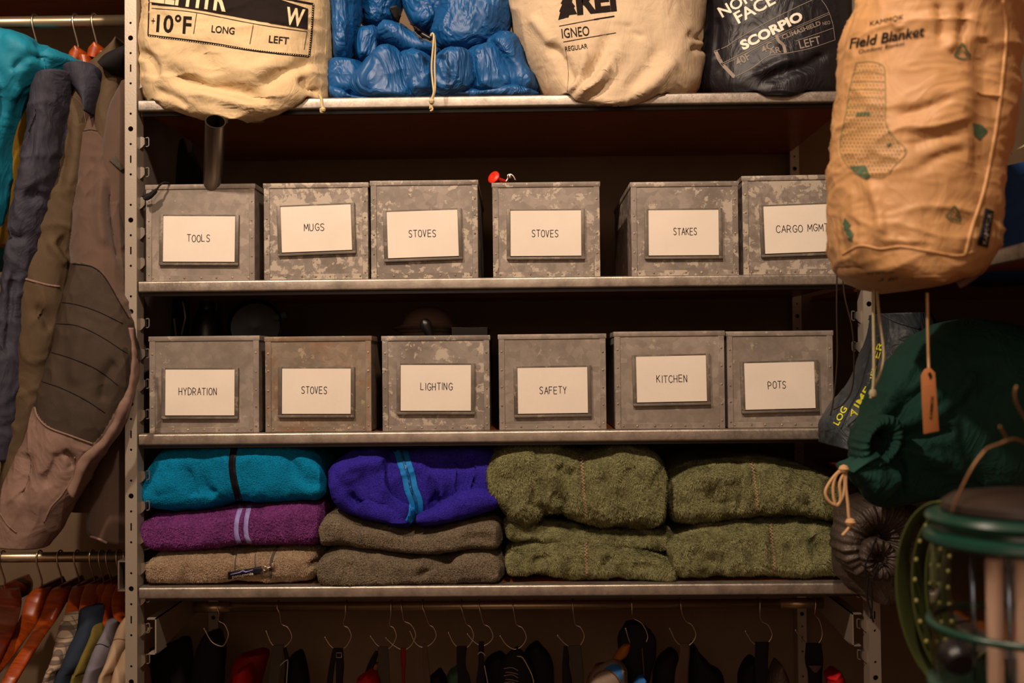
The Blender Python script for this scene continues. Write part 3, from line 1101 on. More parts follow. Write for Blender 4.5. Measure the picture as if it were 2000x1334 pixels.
def make_bin(word, TL, TR, Bx, sh, card, txt, mat, label, group=None, Y0=0.016, yaw=0.0, depth=0.31, rust=False, patchy=0):
    """TL/TR top corners, Bx bottom-left x, card = 4 pixel corners"""
    tl, tr = P(*TL, Y0), P(*TR, Y0)
    w = (tr - tl).length
    zt = (tl.z + tr.z) / 2
    z0 = ZS[sh]
    h = zt - z0
    cx = (tl.x + tr.x) / 2
    t = thing('storage_bin', label, 'bin', (cx, Y0, z0 + 0.0005), group, yaw)
    a = w / 2
    th = 0.0012
    parts = [box(-a, a, 0.0, th, 0, h), box(-a, a, depth - th, depth, 0, h), box(-a, -a + th, 0, depth, 0, h), box(a - th, a, 0, depth, 0, h), box(-a, a, 0, depth, 0, th)]
    V, Fc = join(parts)
    mk('body', V, Fc, mat, t, smooth=False, local=True)
    # folded rim all round
    rh, rt = 0.0085, 0.0018
    for b in (box(-a - rt, a + rt, -rt, th + rt, h - rh, h), box(-a - rt, a + rt, depth - th - rt, depth + rt, h - rh, h),
              box(-a - rt, -a + rt, th + rt, depth - th - rt, h - rh, h), box(a - rt, a + rt, th + rt, depth - th - rt, h - rh, h)):
        o = mk('rim', b[0], b[1], mat, t, smooth=False, local=True)
        bevel(o, 0.0007, 2)
    # corner straps and bottom strap on the front
    sw = 0.0095
    for b in (box(-a - 0.0004, -a + sw, -0.0014, 0, 0, h - rh), box(a - sw, a + 0.0004, -0.0014, 0, 0, h - rh), box(-a + sw, a - sw, -0.0012, 0, 0, sw)):
        o = mk('edge_strap', b[0], b[1], mat, t, smooth=False, local=True)
        bevel(o, 0.0004, 1)
    # rivets
    rv = []
    rnd = random.Random(word + str(TL[0]))

    def dome(x, z, r=0.0019):
        V, Fc = [], []
        m = 8
        for r_, y in ((r, -0.0013), (r * 0.8, -0.0021), (r * 0.35, -0.0025)):
            for k in range(m):
                V.append((x + r_ * math.cos(6.2832 * k / m), y, z + r_ * math.sin(6.2832 * k / m)))
        for i in range(2):
            for k in range(m): Fc.append((i * m + k, i * m + (k + 1) % m, (i + 1) * m + (k + 1) % m, (i + 1) * m + k))
        Fc.append(tuple(range(2 * m, 3 * m)))
        return V, Fc
    for sx in (-1, 1):
        for k in range(5): rv.append(dome(sx * (a - sw * 0.5), 0.012 + (h - 0.03) * k / 4.4 + rnd.uniform(-.002, .002), rnd.uniform(.0016, .0022)))
    for k in range(7): rv.append(dome(-a + 0.012 + (w - 0.024) * k / 6 + rnd.uniform(-.002, .002), sw * 0.55, rnd.uniform(.0016, .0022)))
    V, Fc = join(rv)
    mk('rivets', V, Fc, M['rivet'], t, local=True, kind='stuff')
    # card and its holder
    inv = LOC[t.name].inverted()
    q = [inv @ P(*c, Y0) for c in card]
    cc = sum(q, Vector()) / 4
    cw = ((q[1] - q[0]).length + (q[2] - q[3]).length) / 2
    chh = ((q[3] - q[0]).length + (q[2] - q[1]).length) / 2
    ang = math.atan2((q[1] - q[0]).z + (q[2] - q[3]).z, (q[1] - q[0]).x + (q[2] - q[3]).x)
    Rm = Matrix.Rotation(-ang, 4, 'Y')

    def put(V, y=0):
        return [tuple(Rm @ Vector((v[0], 0, v[2])) + Vector((cc.x, v[1] + y, cc.z))) for v in V]
    e = 0.0065
    hold = join([box(-cw / 2 - e, cw / 2 + e, -0.0012, 0, -chh / 2 - e * .9, chh / 2 + 0.003)])
    hp = mk('card_holder', put(hold[0]), hold[1], M['holder'], t, smooth=False, local=True)
    for b in (box(-cw / 2 - e, -cw / 2, -0.0045, -0.0012, -chh / 2 - e, chh / 2 + 0.003), box(cw / 2, cw / 2 + e, -0.0045, -0.0012, -chh / 2 - e, chh / 2 + 0.003),
              box(-cw / 2 - e, cw / 2 + e, -0.0062, -0.0012, -chh / 2 - e, -chh / 2 - e + 0.0042)):
        o = mk('holder_rail', put(b[0]), b[1], M['holder'], hp, smooth=False, local=True)
        bevel(o, 0.0006, 2)
    b = box(-cw / 2 + .0002, cw / 2 - .0002, -0.0036, -0.0026, -chh / 2, chh / 2)
    cd = mk('name_card', put(b[0]), b[1], M['card'], t, smooth=False, local=True)
    tx0, tx1, ty = txt
    c0, c1 = inv @ P(tx0, ty, Y0), inv @ P(tx1, ty, Y0)
    V, Fc = letters(word, (c1 - c0).length, 0.0118, seed=TL[0])
    off = Rm.inverted() @ Vector(((c0.x + c1.x) / 2 - cc.x, 0, c0.z - cc.z))
    V = [(v[0] + off.x, -0.0040, v[2] + off.z) for v in V]
    mk('lettering', put(V), Fc, M['ink'], cd, smooth=False, local=True)
    return t


T1 = (2,)
make_bin('TOOLS', (286, 361), (497, 360), 284, 2, [(321, 423), (461, 423), (459, 512), (319, 511)], (367, 412, 466), M['galv_plain'], 'metal bin with card reading TOOLS, a steel pipe sticking out of it', yaw=0.0)
make_bin('MUGS', (516, 359), (718, 357), 516, 2, [(549, 405), (686, 400), (688, 488), (551, 494)], (595, 635, 445), M['galv_mottled'], 'speckled metal bin with tilted card reading MUGS', Y0=0.012)
make_bin('STOVES', (724.5, 354), (932, 352), 722, 2, [(756, 415), (895, 410), (895, 500), (758, 505)], (799, 852, 457), M['galv_patch'], 'blotchy metal bin with card reading STOVES, touching the MUGS bin', yaw=0.01)
make_bin('STOVES', (962, 358), (1170, 355), 962, 2, [(997, 413), (1135, 411), (1135, 500), (997, 500)], (1039, 1091, 457), M['galv_patch'], 'metal bin with card reading STOVES and a red knob poking out of its top')
make_bin('STAKES', (1232, 357), (1440, 354), 1236, 2, [(1266, 411), (1403, 411), (1403, 498), (1266, 500)], (1315, 1361, 453), M['galv_patch'], 'metal bin with card reading STAKES, a gap on its left')
make_bin('CARGO MGMT', (1450, 344), (1652, 342), 1456, 2, [(1491, 404), (1630, 399), (1631, 491), (1493, 496)], (1515, 1617, 447), M['galv_mottled'], 'metal bin with card reading CARGO MGMT, half hidden by the tan sack', Y0=0.02, yaw=-0.03)
make_bin('HYDRATION', (293, 657), (505, 657), 293, 3, [(324, 722), (459, 722), (459, 811), (325, 811)], (351, 425, 765), M['galv_plain'], 'metal bin with card reading HYDRATION, leftmost on the lower bin shelf', yaw=0.012)
make_bin('STOVES', (519, 658), (724, 657), 520, 3, [(552, 720), (686, 720), (685, 808), (552, 808)], (590, 640, 762), M['galv_rust'], 'rust-edged metal bin with card reading STOVES on the lower bin shelf', yaw=0.02)
make_bin('LIGHTING', (747, 657), (955, 655), 751, 3, [(783, 713), (920, 713), (920, 802), (783, 802)], (822, 884, 755), M['galv_patch'], 'metal bin with card reading LIGHTING, below the black kettle grill', yaw=0.02)
make_bin('SAFETY', (974, 654), (1182, 652), 977, 3, [(1011, 719), (1148, 717), (1147, 806), (1011, 808)], (1054, 1107, 762), M['galv_plain'], 'metal bin with card reading SAFETY on the lower bin shelf', yaw=0.0)
make_bin('KITCHEN', (1200, 648), (1413, 647), 1205, 3, [(1242, 697), (1379, 694), (1379, 783), (1243, 786)], (1282, 1342, 740), M['galv_plain'], 'metal bin with card reading KITCHEN, its card set high', Y0=0.01, yaw=-0.01)
make_bin('POTS', (1419, 648), (1625, 646), 1420, 3, [(1453, 710), (1590, 706), (1591, 797), (1454, 800)], (1499, 1534, 752), M['galv_mottled'] if 0 else M['galv_plain'], 'metal bin with card reading POTS, rightmost on the lower bin shelf')

def fuzz(o, n, length, width, mat, parent, seed=0, lift=0.5, ymax=0.10, clump=40):
    """short fibres over the visible side of a fleece, one joined part"""
    V, Fc = WORLD[o.name]
    V = np.asarray(V)
    q = np.array([f for f in Fc if len(f) == 4])
    a, b, c_, d = (V[q[:, i]] for i in range(4))
    nn = np.cross(c_ - a, d - b)
    ar = np.linalg.norm(nn, axis=1)
    nn /= ar[:, None] + 1e-12
    cen = (a + b + c_ + d) / 4
    mid = V.mean(0)
    nn *= np.sign((nn * (cen - mid)).sum(1))[:, None]
    toc = np.array(CAMP) - cen
    toc /= np.linalg.norm(toc, axis=1)[:, None]
    w = ar * (((nn * toc).sum(1) > -0.15) & (cen[:, 1] < ymax))
    rs = np.random.RandomState(seed)
    i = rs.choice(len(q), n, p=w / w.sum())
    u, v = rs.rand(n, 1), rs.rand(n, 1)
    p = (a[i] * (1 - u) + b[i] * u) * (1 - v) + (d[i] * (1 - u) + c_[i] * u) * v
    N = nn[i]
    dr = np.stack([gn(p * clump + 11), gn(p * clump + 47) * 0.5, gn(p * clump + 91)], 1) * 2.2 + np.array([0, 0, -0.45]) + rs.normal(size=(n, 3)) * 0.25
    dr -= N * (dr * N).sum(1)[:, None]
    dr /= np.linalg.norm(dr, axis=1)[:, None] + 1e-9
    L = length * rs.uniform(0.5, 1.15, (n, 1))
    side = np.cross(dr, N)
    base = p - N * 0.0004
    tip = p + dr * L * 0.85 + N * L * lift
    VV = np.stack([base - side * width / 2, base + side * width / 2, tip], 1).reshape(-1, 3)
    M_ = np.array(LOC[parent.name].inverted())
    LV = VV @ M_[:3, :3].T + M_[:3, 3]
    me = bpy.data.meshes.new('pile')
    me.vertices.add(len(LV)); me.vertices.foreach_set('co', LV.astype(np.float32).ravel())
    me.loops.add(3 * n); me.loops.foreach_set('vertex_index', np.arange(3 * n, dtype=np.int32))
    me.polygons.add(n); me.polygons.foreach_set('loop_start', np.arange(0, 3 * n, 3, dtype=np.int32))
    me.polygons.foreach_set('loop_total', np.full(n, 3, dtype=np.int32))
    me.update(calc_edges=True)
    me.materials.append(mat)
    ob = bpy.data.objects.new('pile', me)
    COL.objects.link(ob)
    ob.parent = parent
    ob['kind'] = 'stuff'
    return ob


# ------------------------------------------------------------------ folded fleeces on the lowest shelf
FZ = ZS[4] + 0.0008


def fl(name, label, A, B, mat, col='fleece', T=0.15, Yf=0.006, n=130, m=140, p=4.2, disp=None, seed=0, group=None, floor=True, folds=None):
    t = thing(name, label, 'fleece', tuple(P(*(np.mean(A + B, axis=0)), 0.15))[:2] + (FZ,), group)
    o = loft('cloth', A, B, mat, t, Yp=Yf + 0.045, Yc=Yf + T, T=T, n=n, m=m, p=p, disp=disp, seed=seed, floor=(FZ, -1) if floor else None, capr=0.06, folds=folds)
    return t, o


FD = [(0.006, (9, 9, 9), 'n', 0.5), (0.004, (22, 22, 22), 'n', 0.6)]
t, o = fl('fleece_jacket', 'bright teal folded fleece with black zip on top of the left stack',
          [(270, 952), (288, 915), (318, 872), (380, 862), (450, 860), (530, 858), (600, 862), (630, 885), (640, 925)],
          [(272, 960), (300, 988), (345, 998), (410, 996), (470, 980), (530, 984), (590, 982), (628, 975), (643, 935)], M['teal_fleece'], Yf=0.02, seed=1, T=0.15,
          disp=[(0.011, (9, 7, 11), 'n', 0.8), (0.006, (20, 16, 14), 'r', 0.6), (0.0016, (90, 90, 90), 'n')], folds=[([(362, 915), (376, 945), (380, 975)], 9, -0.01), ([(398, 930), (402, 955), (425, 968)], 9, -0.011), ([(560, 880), (575, 915), (600, 940), (635, 945)], 10, -0.009), ([(300, 960), (330, 945), (350, 950)], 10, 0.006)])
fuzz(o, 9000, 0.0014, 0.0007, M['teal_fleece_fibre'], t, 1, 0.7)
decal('zip', [rib2([(457, 874), (453, 905), (456, 935), (463, 965), (468, 980)], 13)], [o], M['black_tape'], t, 0.0016, thick=0.001)
decal('zip_teeth', [rib2([(457, 874), (453, 905), (456, 935), (463, 965), (468, 980)], 3.5)], [o], M['zip_metal'] if 0 else M['ink'], t, 0.0030)
t, o = fl('fleece_jacket', 'purple folded fleece with lavender zip, middle of the left stack',
          [(285, 1030), (296, 1006), (340, 1002), (400, 1000), (460, 990), (520, 985), (580, 980), (625, 982), (638, 1000)],
          [(286, 1045), (300, 1068), (330, 1076), (400, 1072), (460, 1066), (530, 1064), (590, 1062), (620, 1060), (637, 1040)], M['purple_fleece'], seed=2, Yf=0.010,
          disp=[(0.007, (8, 7, 12), 'n', 0.6), (0.003, (30, 30, 30), 'n'), (0.0022, (150, 150, 150), 'n', .5)])
fuzz(o, 16000, 0.0026, 0.001, M['purple_fleece_fibre'], t, 2, 0.7)
decal('zip_tape', [rib2([(472, 985), (463, 1015), (462, 1045), (470, 1068)], 9)], [o], M['lavender'], t, 0.0022, thick=0.001)
decal('zip_tape', [rib2([(488, 985), (481, 1015), (481, 1045), (490, 1066)], 9)], [o], M['lavender'], t, 0.0022, thick=0.001)
decal('zip_teeth', [rib2([(480, 985), (472, 1015), (471, 1045), (480, 1067)], 6)], [o], M['purple_fleece'], t, 0.0026)
t, o = fl('fleece_jacket', 'beige folded fleece with a small woven brand patch, bottom of the left stack',
          [(300, 1105), (306, 1086), (340, 1074), (400, 1068), (460, 1073), (520, 1066), (570, 1064), (610, 1070), (630, 1085)],
          [(300, 1115), (306, 1134), (350, 1140), (420, 1139), (480, 1134), (540, 1138), (590, 1136), (615, 1128), (632, 1100)], M['beige_fleece'], seed=3, Yf=0.008,
          disp=[(0.007, (9, 7, 14), 'n', 0.6), (0.003, (30, 30, 30), 'n'), (0.0014, (140, 140, 140), 'n')], folds=[([(600, 1112), (612, 1100), (628, 1092)], 6, -0.012), ([(455, 1075), (462, 1100)], 6, -0.004), ([(430, 1128), (520, 1132), (580, 1128)], 7, -0.004)])
fuzz(o, 16000, 0.0024, 0.0009, M['beige_fleece_fibre'], t, 3, 0.7)
decal('zip', [rib2([(543, 1066), (534, 1082), (529, 1100), (528, 1128)], 5)], [o], M['webbing_grey'], t, 0.0014, thick=0.001)
decal('seam', [rib2([(464, 1073), (459, 1100), (460, 1130)], 2), rib2([(502, 1068), (498, 1090), (499, 1110)], 1.6)], [o], M['webbing_grey'], t, 0.0012)
pt = decal('brand_patch', [poly2([(445, 1118), (510, 1106), (512, 1120), (446, 1132)])], [o], M['black_tape'], t, 0.0035, thick=0.0015)
lettering('lettering', [text2('patagonia', 453, 1124, 42, 7, 9, 0.01)], [o], M['print_white'], pt, 0.0042, 5)
decal('peak_stripe', [poly2([(450, 1121), (468, 1117), (474, 1113), (480, 1116), (494, 1112), (494, 1114), (480, 1118), (474, 1116), (468, 1119), (450, 1123)])], [o], M['lavender'], pt, 0.0042, 5)
q = on_surface([(512, 1112), (522, 1110), (532, 1106)], o, 0.005)
zp = tube('zip_puller', q, 0.0016, M['zip_metal'], t, 8)
V, Fc = tubeV([(q[1][0] - .004 + 0.0035 * math.cos(a), q[1][1] - .001, q[1][2] + 0.0035 * math.sin(a)) for a in np.linspace(0, 6.28, 14, endpoint=False)], 0.001, 6, True)
mk('ring', V, Fc, M['zip_metal'], zp)
q2 = q[-1]
V, Fc = box(q2[0] - .003, q2[0] + .003, q2[1] - .002, q2[1] + .002, q2[2] - .004, q2[2] + .006)
bevel(mk('slider', V, Fc, M['zip_metal'], zp), .001)

# second stack
t, o = fl('fleece_jacket', 'royal blue and violet rumpled fleece with bright blue zip on the second stack',
          [(690, 930), (720, 885), (775, 880), (820, 872), (870, 868), (930, 862), (962, 885), (978, 940)],
          [(690, 960), (720, 990), (775, 1005), (820, 1018), (860, 1024), (910, 1012), (950, 1002), (978, 985)], M['royal_fleece'], seed=4, n=150, Yf=0.034,
          disp=[(0.020, (11, 7, 11), 'n', 1.0), (0.012, (18, 14, 18), 'r', 1.2), (0.003, (40, 40, 40), 'n')], folds=[([(840, 990), (870, 975), (900, 955), (940, 945)], 8, -0.012), ([(830, 930), (850, 960), (848, 1000)], 9, -0.012), ([(820, 905), (880, 912), (950, 895)], 14, -0.012)])
RF = [(0.014, (14, 8, 12), 'n', 1.0), (0.010, (22, 16, 20), 'r', 1.4), (0.002, (50, 50, 50), 'n')]
lf = loft('rolled_sleeve', [(643, 945), (648, 915), (676, 890), (720, 876), (750, 882), (772, 915), (788, 955), (800, 990), (808, 1020)],
          [(645, 955), (655, 985), (678, 1005), (700, 1018), (730, 1026), (760, 1028), (785, 1028), (800, 1028), (810, 1026)], M['royal_fleece'], t, Yp=0.035, Yc=0.07, T=0.06, n=120, m=120, p=2.5, seed=44, disp=RF, capr=0.14, folds=[([(686, 955), (690, 978), (712, 994), (765, 1002)], 9, -0.02), ([(762, 925), (766, 945), (780, 968), (796, 990)], 7, -0.014), ([(660, 940), (690, 915), (740, 905), (755, 920)], 14, 0.012), ([(745, 900), (757, 915), (763, 940)], 6, -0.008)])
loft('folded_edge', [(700, 985), (690, 1000), (705, 1012), (750, 1020)], [(720, 972), (760, 985), (790, 1002), (800, 1022)], M['royal_fleece'], t, Yp=0.012, Yc=0.03, T=0.028, n=50, m=50, p=2.2, seed=45, disp=[(0.006, (30, 30, 30), 'r', 1)])
loft('lower_fold', [(812, 1008), (850, 990), (890, 968), (930, 955), (962, 960)], [(815, 1026), (860, 1027), (910, 1014), (950, 1003), (976, 992)], M['royal_fleece'], t, Yp=0.02, Yc=0.05, T=0.035, n=70, m=60, p=2.4, seed=46, disp=[(0.006, (16, 16, 16), 'n', 1), (0.004, (30, 30, 30), 'r', 1)])
ZT = [(782, 876), (790, 905), (798, 930), (803, 955), (812, 980), (812, 1004), (804, 1024)]
zz = decal('zip_tape', [rib2(ZT, 27)], [o, lf], M['blue_tape'], t, 0.0025, thick=0.001)
decal('zip_teeth', [rib2(ZT, 5)], [o, lf], M['blue_nylon'], t, 0.0045, thick=0.001)
t, o = fl('folded_fleece', 'grey-brown heather fleece just below the royal blue one',
          [(628, 1040), (632, 1008), (660, 995), (700, 1015), (760, 1026), (820, 1036), (880, 1026), (930, 1012), (965, 1010), (984, 1030)],
          [(629, 1050), (636, 1064), (680, 1064), (740, 1070), (800, 1078), (860, 1078), (920, 1071), (965, 1072), (984, 1060)], M['grey_fleece'], seed=5, Yf=0.01,
          disp=[(0.006, (8, 7, 12), 'n', 0.6), (0.0035, (20, 14, 26), 'n'), (0.0012, (140, 140, 140), 'n')], folds=[([(640, 1030), (680, 1040), (740, 1052)], 14, 0.004), ([(900, 1050), (940, 1052), (970, 1058)], 9, -0.006)])
fuzz(o, 16000, 0.002, 0.0009, M['grey_fleece_fibre'], t, 4, 0.7)
t, o = fl('folded_fleece', 'grey-brown heather fleece lying on the shelf at the bottom of its stack',
          [(626, 1105), (634, 1085), (660, 1070), (700, 1067), (760, 1075), (820, 1086), (880, 1082), (930, 1070), (970, 1075), (990, 1110)],
          [(627, 1112), (640, 1138), (680, 1145), (740, 1145), (800, 1140), (860, 1142), (910, 1138), (955, 1137), (990, 1125)], M['grey_fleece'], seed=6, Yf=0.0,
          disp=[(0.008, (9, 7, 12), 'n', 0.6), (0.006, (18, 12, 30), 'r', 0.8), (0.0012, (140, 140, 140), 'n')], folds=[([(812, 1128), (845, 1106), (868, 1094), (890, 1082)], 7, -0.012), ([(800, 1115), (835, 1095), (865, 1080)], 12, 0.006), ([(650, 1100), (700, 1110)], 14, -0.004)])
fuzz(o, 16000, 0.002, 0.0009, M['grey_fleece_fibre'], t, 5, 0.7)

# olive shaggy fleeces
GD = [(0.014, (9, 7, 10), 'n', 0.9), (0.008, (20, 14, 18), 'r', 0.9), (0.0018, (150, 150, 70), 'n', .6), (0.0014, (290, 290, 140), 'n', .4)]


def zigzag(px, amp=2.6, step=3.2):
    q = catmull(px, 200)
    L = np.concatenate([[0], np.cumsum(np.linalg.norm(np.diff(q, axis=0), axis=1))])
    out, s_, k = [], 0, 0
    while s_ < L[-1]:
        x, y = np.interp(s_, L, q[:, 0]), np.interp(s_, L, q[:, 1])
        out.append((x + (amp if k % 2 else -amp), y)); k += 1; s_ += step
    return out


def zz_seam(px, o, t):
    z = zigzag(px)
    V, Fc = rib2(z, 1.5, n=len(z))
    decal('seam_stitch', [(V, Fc)], [o], M['print_pink'], t, 0.0055, 6)


t, o = fl('shaggy_fleece', 'large olive shaggy fleece on top of the third stack, corner drooping at its left',
          [(946, 930), (955, 895), (990, 868), (1060, 866), (1140, 880), (1210, 866), (1260, 878), (1293, 905), (1304, 945)],
          [(948, 945), (975, 985), (1010, 1025), (1040, 1028), (1080, 1008), (1140, 1022), (1200, 1034), (1270, 1030), (1304, 1010)], M['green_fleece'], seed=7, n=190, m=170, disp=GD, Yf=0.016, folds=[([(1030, 975), (1050, 992), (1078, 1004)], 10, -0.016), ([(1040, 955), (1046, 978)], 6, -0.01), ([(1090, 905), (1105, 925), (1130, 922)], 10, -0.01), ([(1136, 885), (1140, 950), (1146, 1020)], 8, -0.006), ([(1150, 960), (1175, 945), (1180, 930)], 12, -0.007), ([(985, 940), (1000, 900), (1050, 890)], 22, 0.008), ([(1190, 900), (1240, 895), (1285, 930)], 22, 0.01), ([(1080, 960), (1100, 990), (1090, 1010)], 9, -0.007)])
fuzz(o, 26000, 0.0058, 0.0011, M['green_fleece_fibre'], t, 6, 0.45)
zz_seam([(1136, 890), (1138, 930), (1141, 970), (1146, 1018)], o, t)
t, o = fl('shaggy_fleece', 'olive shaggy fleece pressed dark between two others in the third stack',
          [(980, 1020), (1000, 1010), (1080, 1020), (1160, 1030), (1240, 1032), (1300, 1030), (1310, 1040)],
          [(984, 1040), (1010, 1052), (1080, 1056), (1160, 1060), (1240, 1066), (1296, 1070), (1308, 1060)], M['green_fleece'], seed=8, n=120, m=110, disp=GD[1:], Yf=0.045)
fuzz(o, 26000, 0.0058, 0.0011, M['green_fleece_fibre'], t, 7, 0.45)
t, o = fl('shaggy_fleece', 'olive shaggy fleece on the shelf at the bottom of the third stack',
          [(986, 1095), (1000, 1065), (1060, 1052), (1140, 1055), (1200, 1064), (1260, 1072), (1305, 1090), (1322, 1112)],
          [(988, 1105), (1005, 1122), (1070, 1126), (1140, 1130), (1200, 1122), (1260, 1128), (1302, 1130), (1324, 1118)], M['green_fleece'], seed=9, n=170, m=140, disp=GD, Yf=0.014, folds=[([(1040, 1100), (1060, 1090), (1075, 1080)], 9, -0.008), ([(1175, 1110), (1190, 1095), (1200, 1080)], 8, -0.009), ([(1144, 1055), (1145, 1090), (1144, 1128)], 8, -0.005), ([(1230, 1100), (1260, 1110), (1290, 1100)], 12, -0.008)])
fuzz(o, 26000, 0.0058, 0.0011, M['green_fleece_fibre'], t, 8, 0.45)
zz_seam([(1143, 1058), (1145, 1090), (1144, 1128)], o, t)
t, o = fl('shaggy_fleece', 'olive shaggy fleece on top of the fourth, rightmost stack',
          [(1306, 960), (1312, 925), (1350, 905), (1410, 898), (1480, 890), (1550, 905), (1620, 935), (1650, 965)],
          [(1308, 990), (1325, 1020), (1390, 1018), (1460, 1008), (1540, 1008), (1600, 1018), (1645, 1018), (1652, 1000)], M['green_fleece'], seed=10, n=180, m=150, disp=GD, Yf=0.02, folds=[([(1470, 895), (1476, 940), (1478, 1005)], 9, -0.006), ([(1360, 960), (1400, 985), (1440, 975)], 14, -0.008), ([(1560, 940), (1590, 970), (1570, 1000)], 12, -0.008), ([(1330, 940), (1400, 925), (1450, 925)], 18, 0.008), ([(1440, 950), (1450, 975), (1440, 1000)], 8, -0.006)])
fuzz(o, 26000, 0.0058, 0.0011, M['green_fleece_fibre'], t, 9, 0.45)
zz_seam([(1468, 900), (1474, 940), (1479, 975), (1478, 1008)], o, t)
t, o = fl('shaggy_fleece', 'olive shaggy fleece on the shelf at the bottom of the fourth stack',
          [(1302, 1075), (1305, 1048), (1350, 1035), (1410, 1020), (1480, 1015), (1550, 1012), (1610, 1018), (1646, 1045)],
          [(1304, 1090), (1325, 1118), (1390, 1122), (1460, 1128), (1530, 1127), (1600, 1128), (1640, 1125), (1650, 1090)], M['green_fleece'], seed=11, n=180, m=150, disp=GD, Yf=0.012, folds=[([(1510, 1020), (1512, 1070), (1513, 1124)], 9, -0.005), ([(1340, 1080), (1400, 1100), (1430, 1090)], 14, -0.007), ([(1580, 1050), (1600, 1070), (1590, 1100)], 14, -0.008), ([(1440, 1050), (1470, 1075), (1470, 1110)], 12, -0.007)])
fuzz(o, 26000, 0.0058, 0.0011, M['green_fleece_fibre'], t, 10, 0.45)
zz_seam([(1505, 1020), (1508, 1060), (1512, 1100), (1512, 1126)], o, t)

# ------------------------------------------------------------------ sacks on the top shelf
TZ = ZS[1] + 0.001
t = thing('stuff_sack', 'cream cotton stuff sack printed +10°F LONG LEFT, sagging over the shelf edge at left', 'sack', tuple(P(450, 100, 0.1))[:2] + (TZ,))
sack1 = loft('cloth', [(262, -130), (266, -60), (269, 0), (266, 60), (262, 96), (268, 135), (280, 185), (312, 222), (378, 242), (455, 252)],
             [(630, -130), (635, -60), (638, 0), (638, 60), (636, 110), (637, 155), (634, 192), (606, 216), (560, 240), (500, 252)],
             M['cream'], t, Yp=0.035, Yc=0.085, T=0.125, n=170, m=150, p=2.7, seed=20, floor=(TZ, -0.004),
             disp=[(0.010, (7, 7, 7), 'n', 0.8), (0.007, (15, 15, 22), 'r', 1.2), (0.0025, (45, 45, 60), 'c', 0.6)], folds=[([(322, 125), (340, 145), (400, 168), (470, 178), (530, 200)], 13, -0.016), ([(380, 90), (405, 120), (420, 150)], 14, -0.009), ([(268, 98), (288, 112), (300, 132), (298, 160)], 9, -0.012), ([(370, 195), (392, 180), (460, 200), (520, 212)], 12, 0.01), ([(500, 175), (545, 145), (580, 130), (622, 118)], 11, -0.011), ([(585, 150), (605, 170), (628, 180)], 9, -0.014), ([(440, 120), (480, 140), (540, 125)], 14, 0.008), ([(300, 175), (340, 190), (370, 210)], 8, -0.006), ([(318, 20), (322, 60), (330, 95)], 10, -0.005)])
pr = decal('printed_band', [poly2([(296, -30), (545, -2), (602, 17), (601, 57), (500, 40), (400, 21), (345, 13), (296, 9)])], [sack1], M['print'], t, 0.0014, 4)
lettering('band_lettering', [text2('ZEPHYR', 298, -42, 150, 46, -7.5, 0.03), text2('W', 561, 13, 36, 35, -9, 0.03)], [sack1], M['print_cream'], pr, 0.0021, 4)
ln = [rib2([(291, -5), (290, 40), (289, 69)], 2.4, 12), rib2([(289, 69), (400, 83), (500, 99), (604, 110)], 4.2, 40), rib2([(604, 110), (609, 60), (612, 8)], 4.2, 20), rib2([(612, 8), (585, 3), (540, -6)], 4.2, 12),
      rib2([(296, 16), (380, 24), (500, 47), (600, 62)], 1.2, 40), rib2([(384, 26), (378, 66)], 1.2, 8), rib2([(495, 46), (488, 86)], 1.2, 8), rib2([(600, 62), (594, 97)], 1.2, 8)]
decal('printed_frame', ln, [sack1], M['print'], t, 0.0008)
dots = []
for (xa, ya), (xb, yb) in (((292, 70), (604, 110)), ((604, 108), (612, 8))):
    L = math.hypot(xb - xa, yb - ya); k = 0
    while k < L:
        x, y = xa + (xb - xa) * k / L, ya + (yb - ya) * k / L + (0.8 * math.sin(k / L * 3.14) if yb > ya else 0)
        dots.append(([(x - .9, y - .6), (x + .9, y - .5), (x + .9, y + .8), (x - .9, y + .7)], [(0, 1, 2, 3)])); k += 4.5
decal('printed_dots', dots, [sack1], M['print_cream'], t, 0.0014, 50)
lettering('printed_lettering', [text2('+', 296, 35, 7, 11, -4), text2('10°F', 307, 26, 68, 37, -3.5, 0.02), text2('LONG', 414, 49, 45, 14, -6, 0.012), text2('LEFT', 526, 69, 39, 14, -6, 0.012)], [sack1], M['print'], t, 0.0009, 6)
cord_on('hem_seam', [(637, 10), (637, 60), (635, 110)], sack1, 0.0006, M['cream'], t)
k0 = P(628, 186, -0.03)
tube_px('drawcord', [(624, 185), (628, 195), (629, 208), (633, 214), (628, 219), (627, 212)], -0.034, 0.0026, M['cord_cream'], t, 30, 8)
lathe('cord_knot', [(0.0001, -.004), (.0035, -.003), (.0048, 0), (.0036, .003), (.0001, .004)], P(631, 214, -0.035), M['cord_cream'], t, 12)

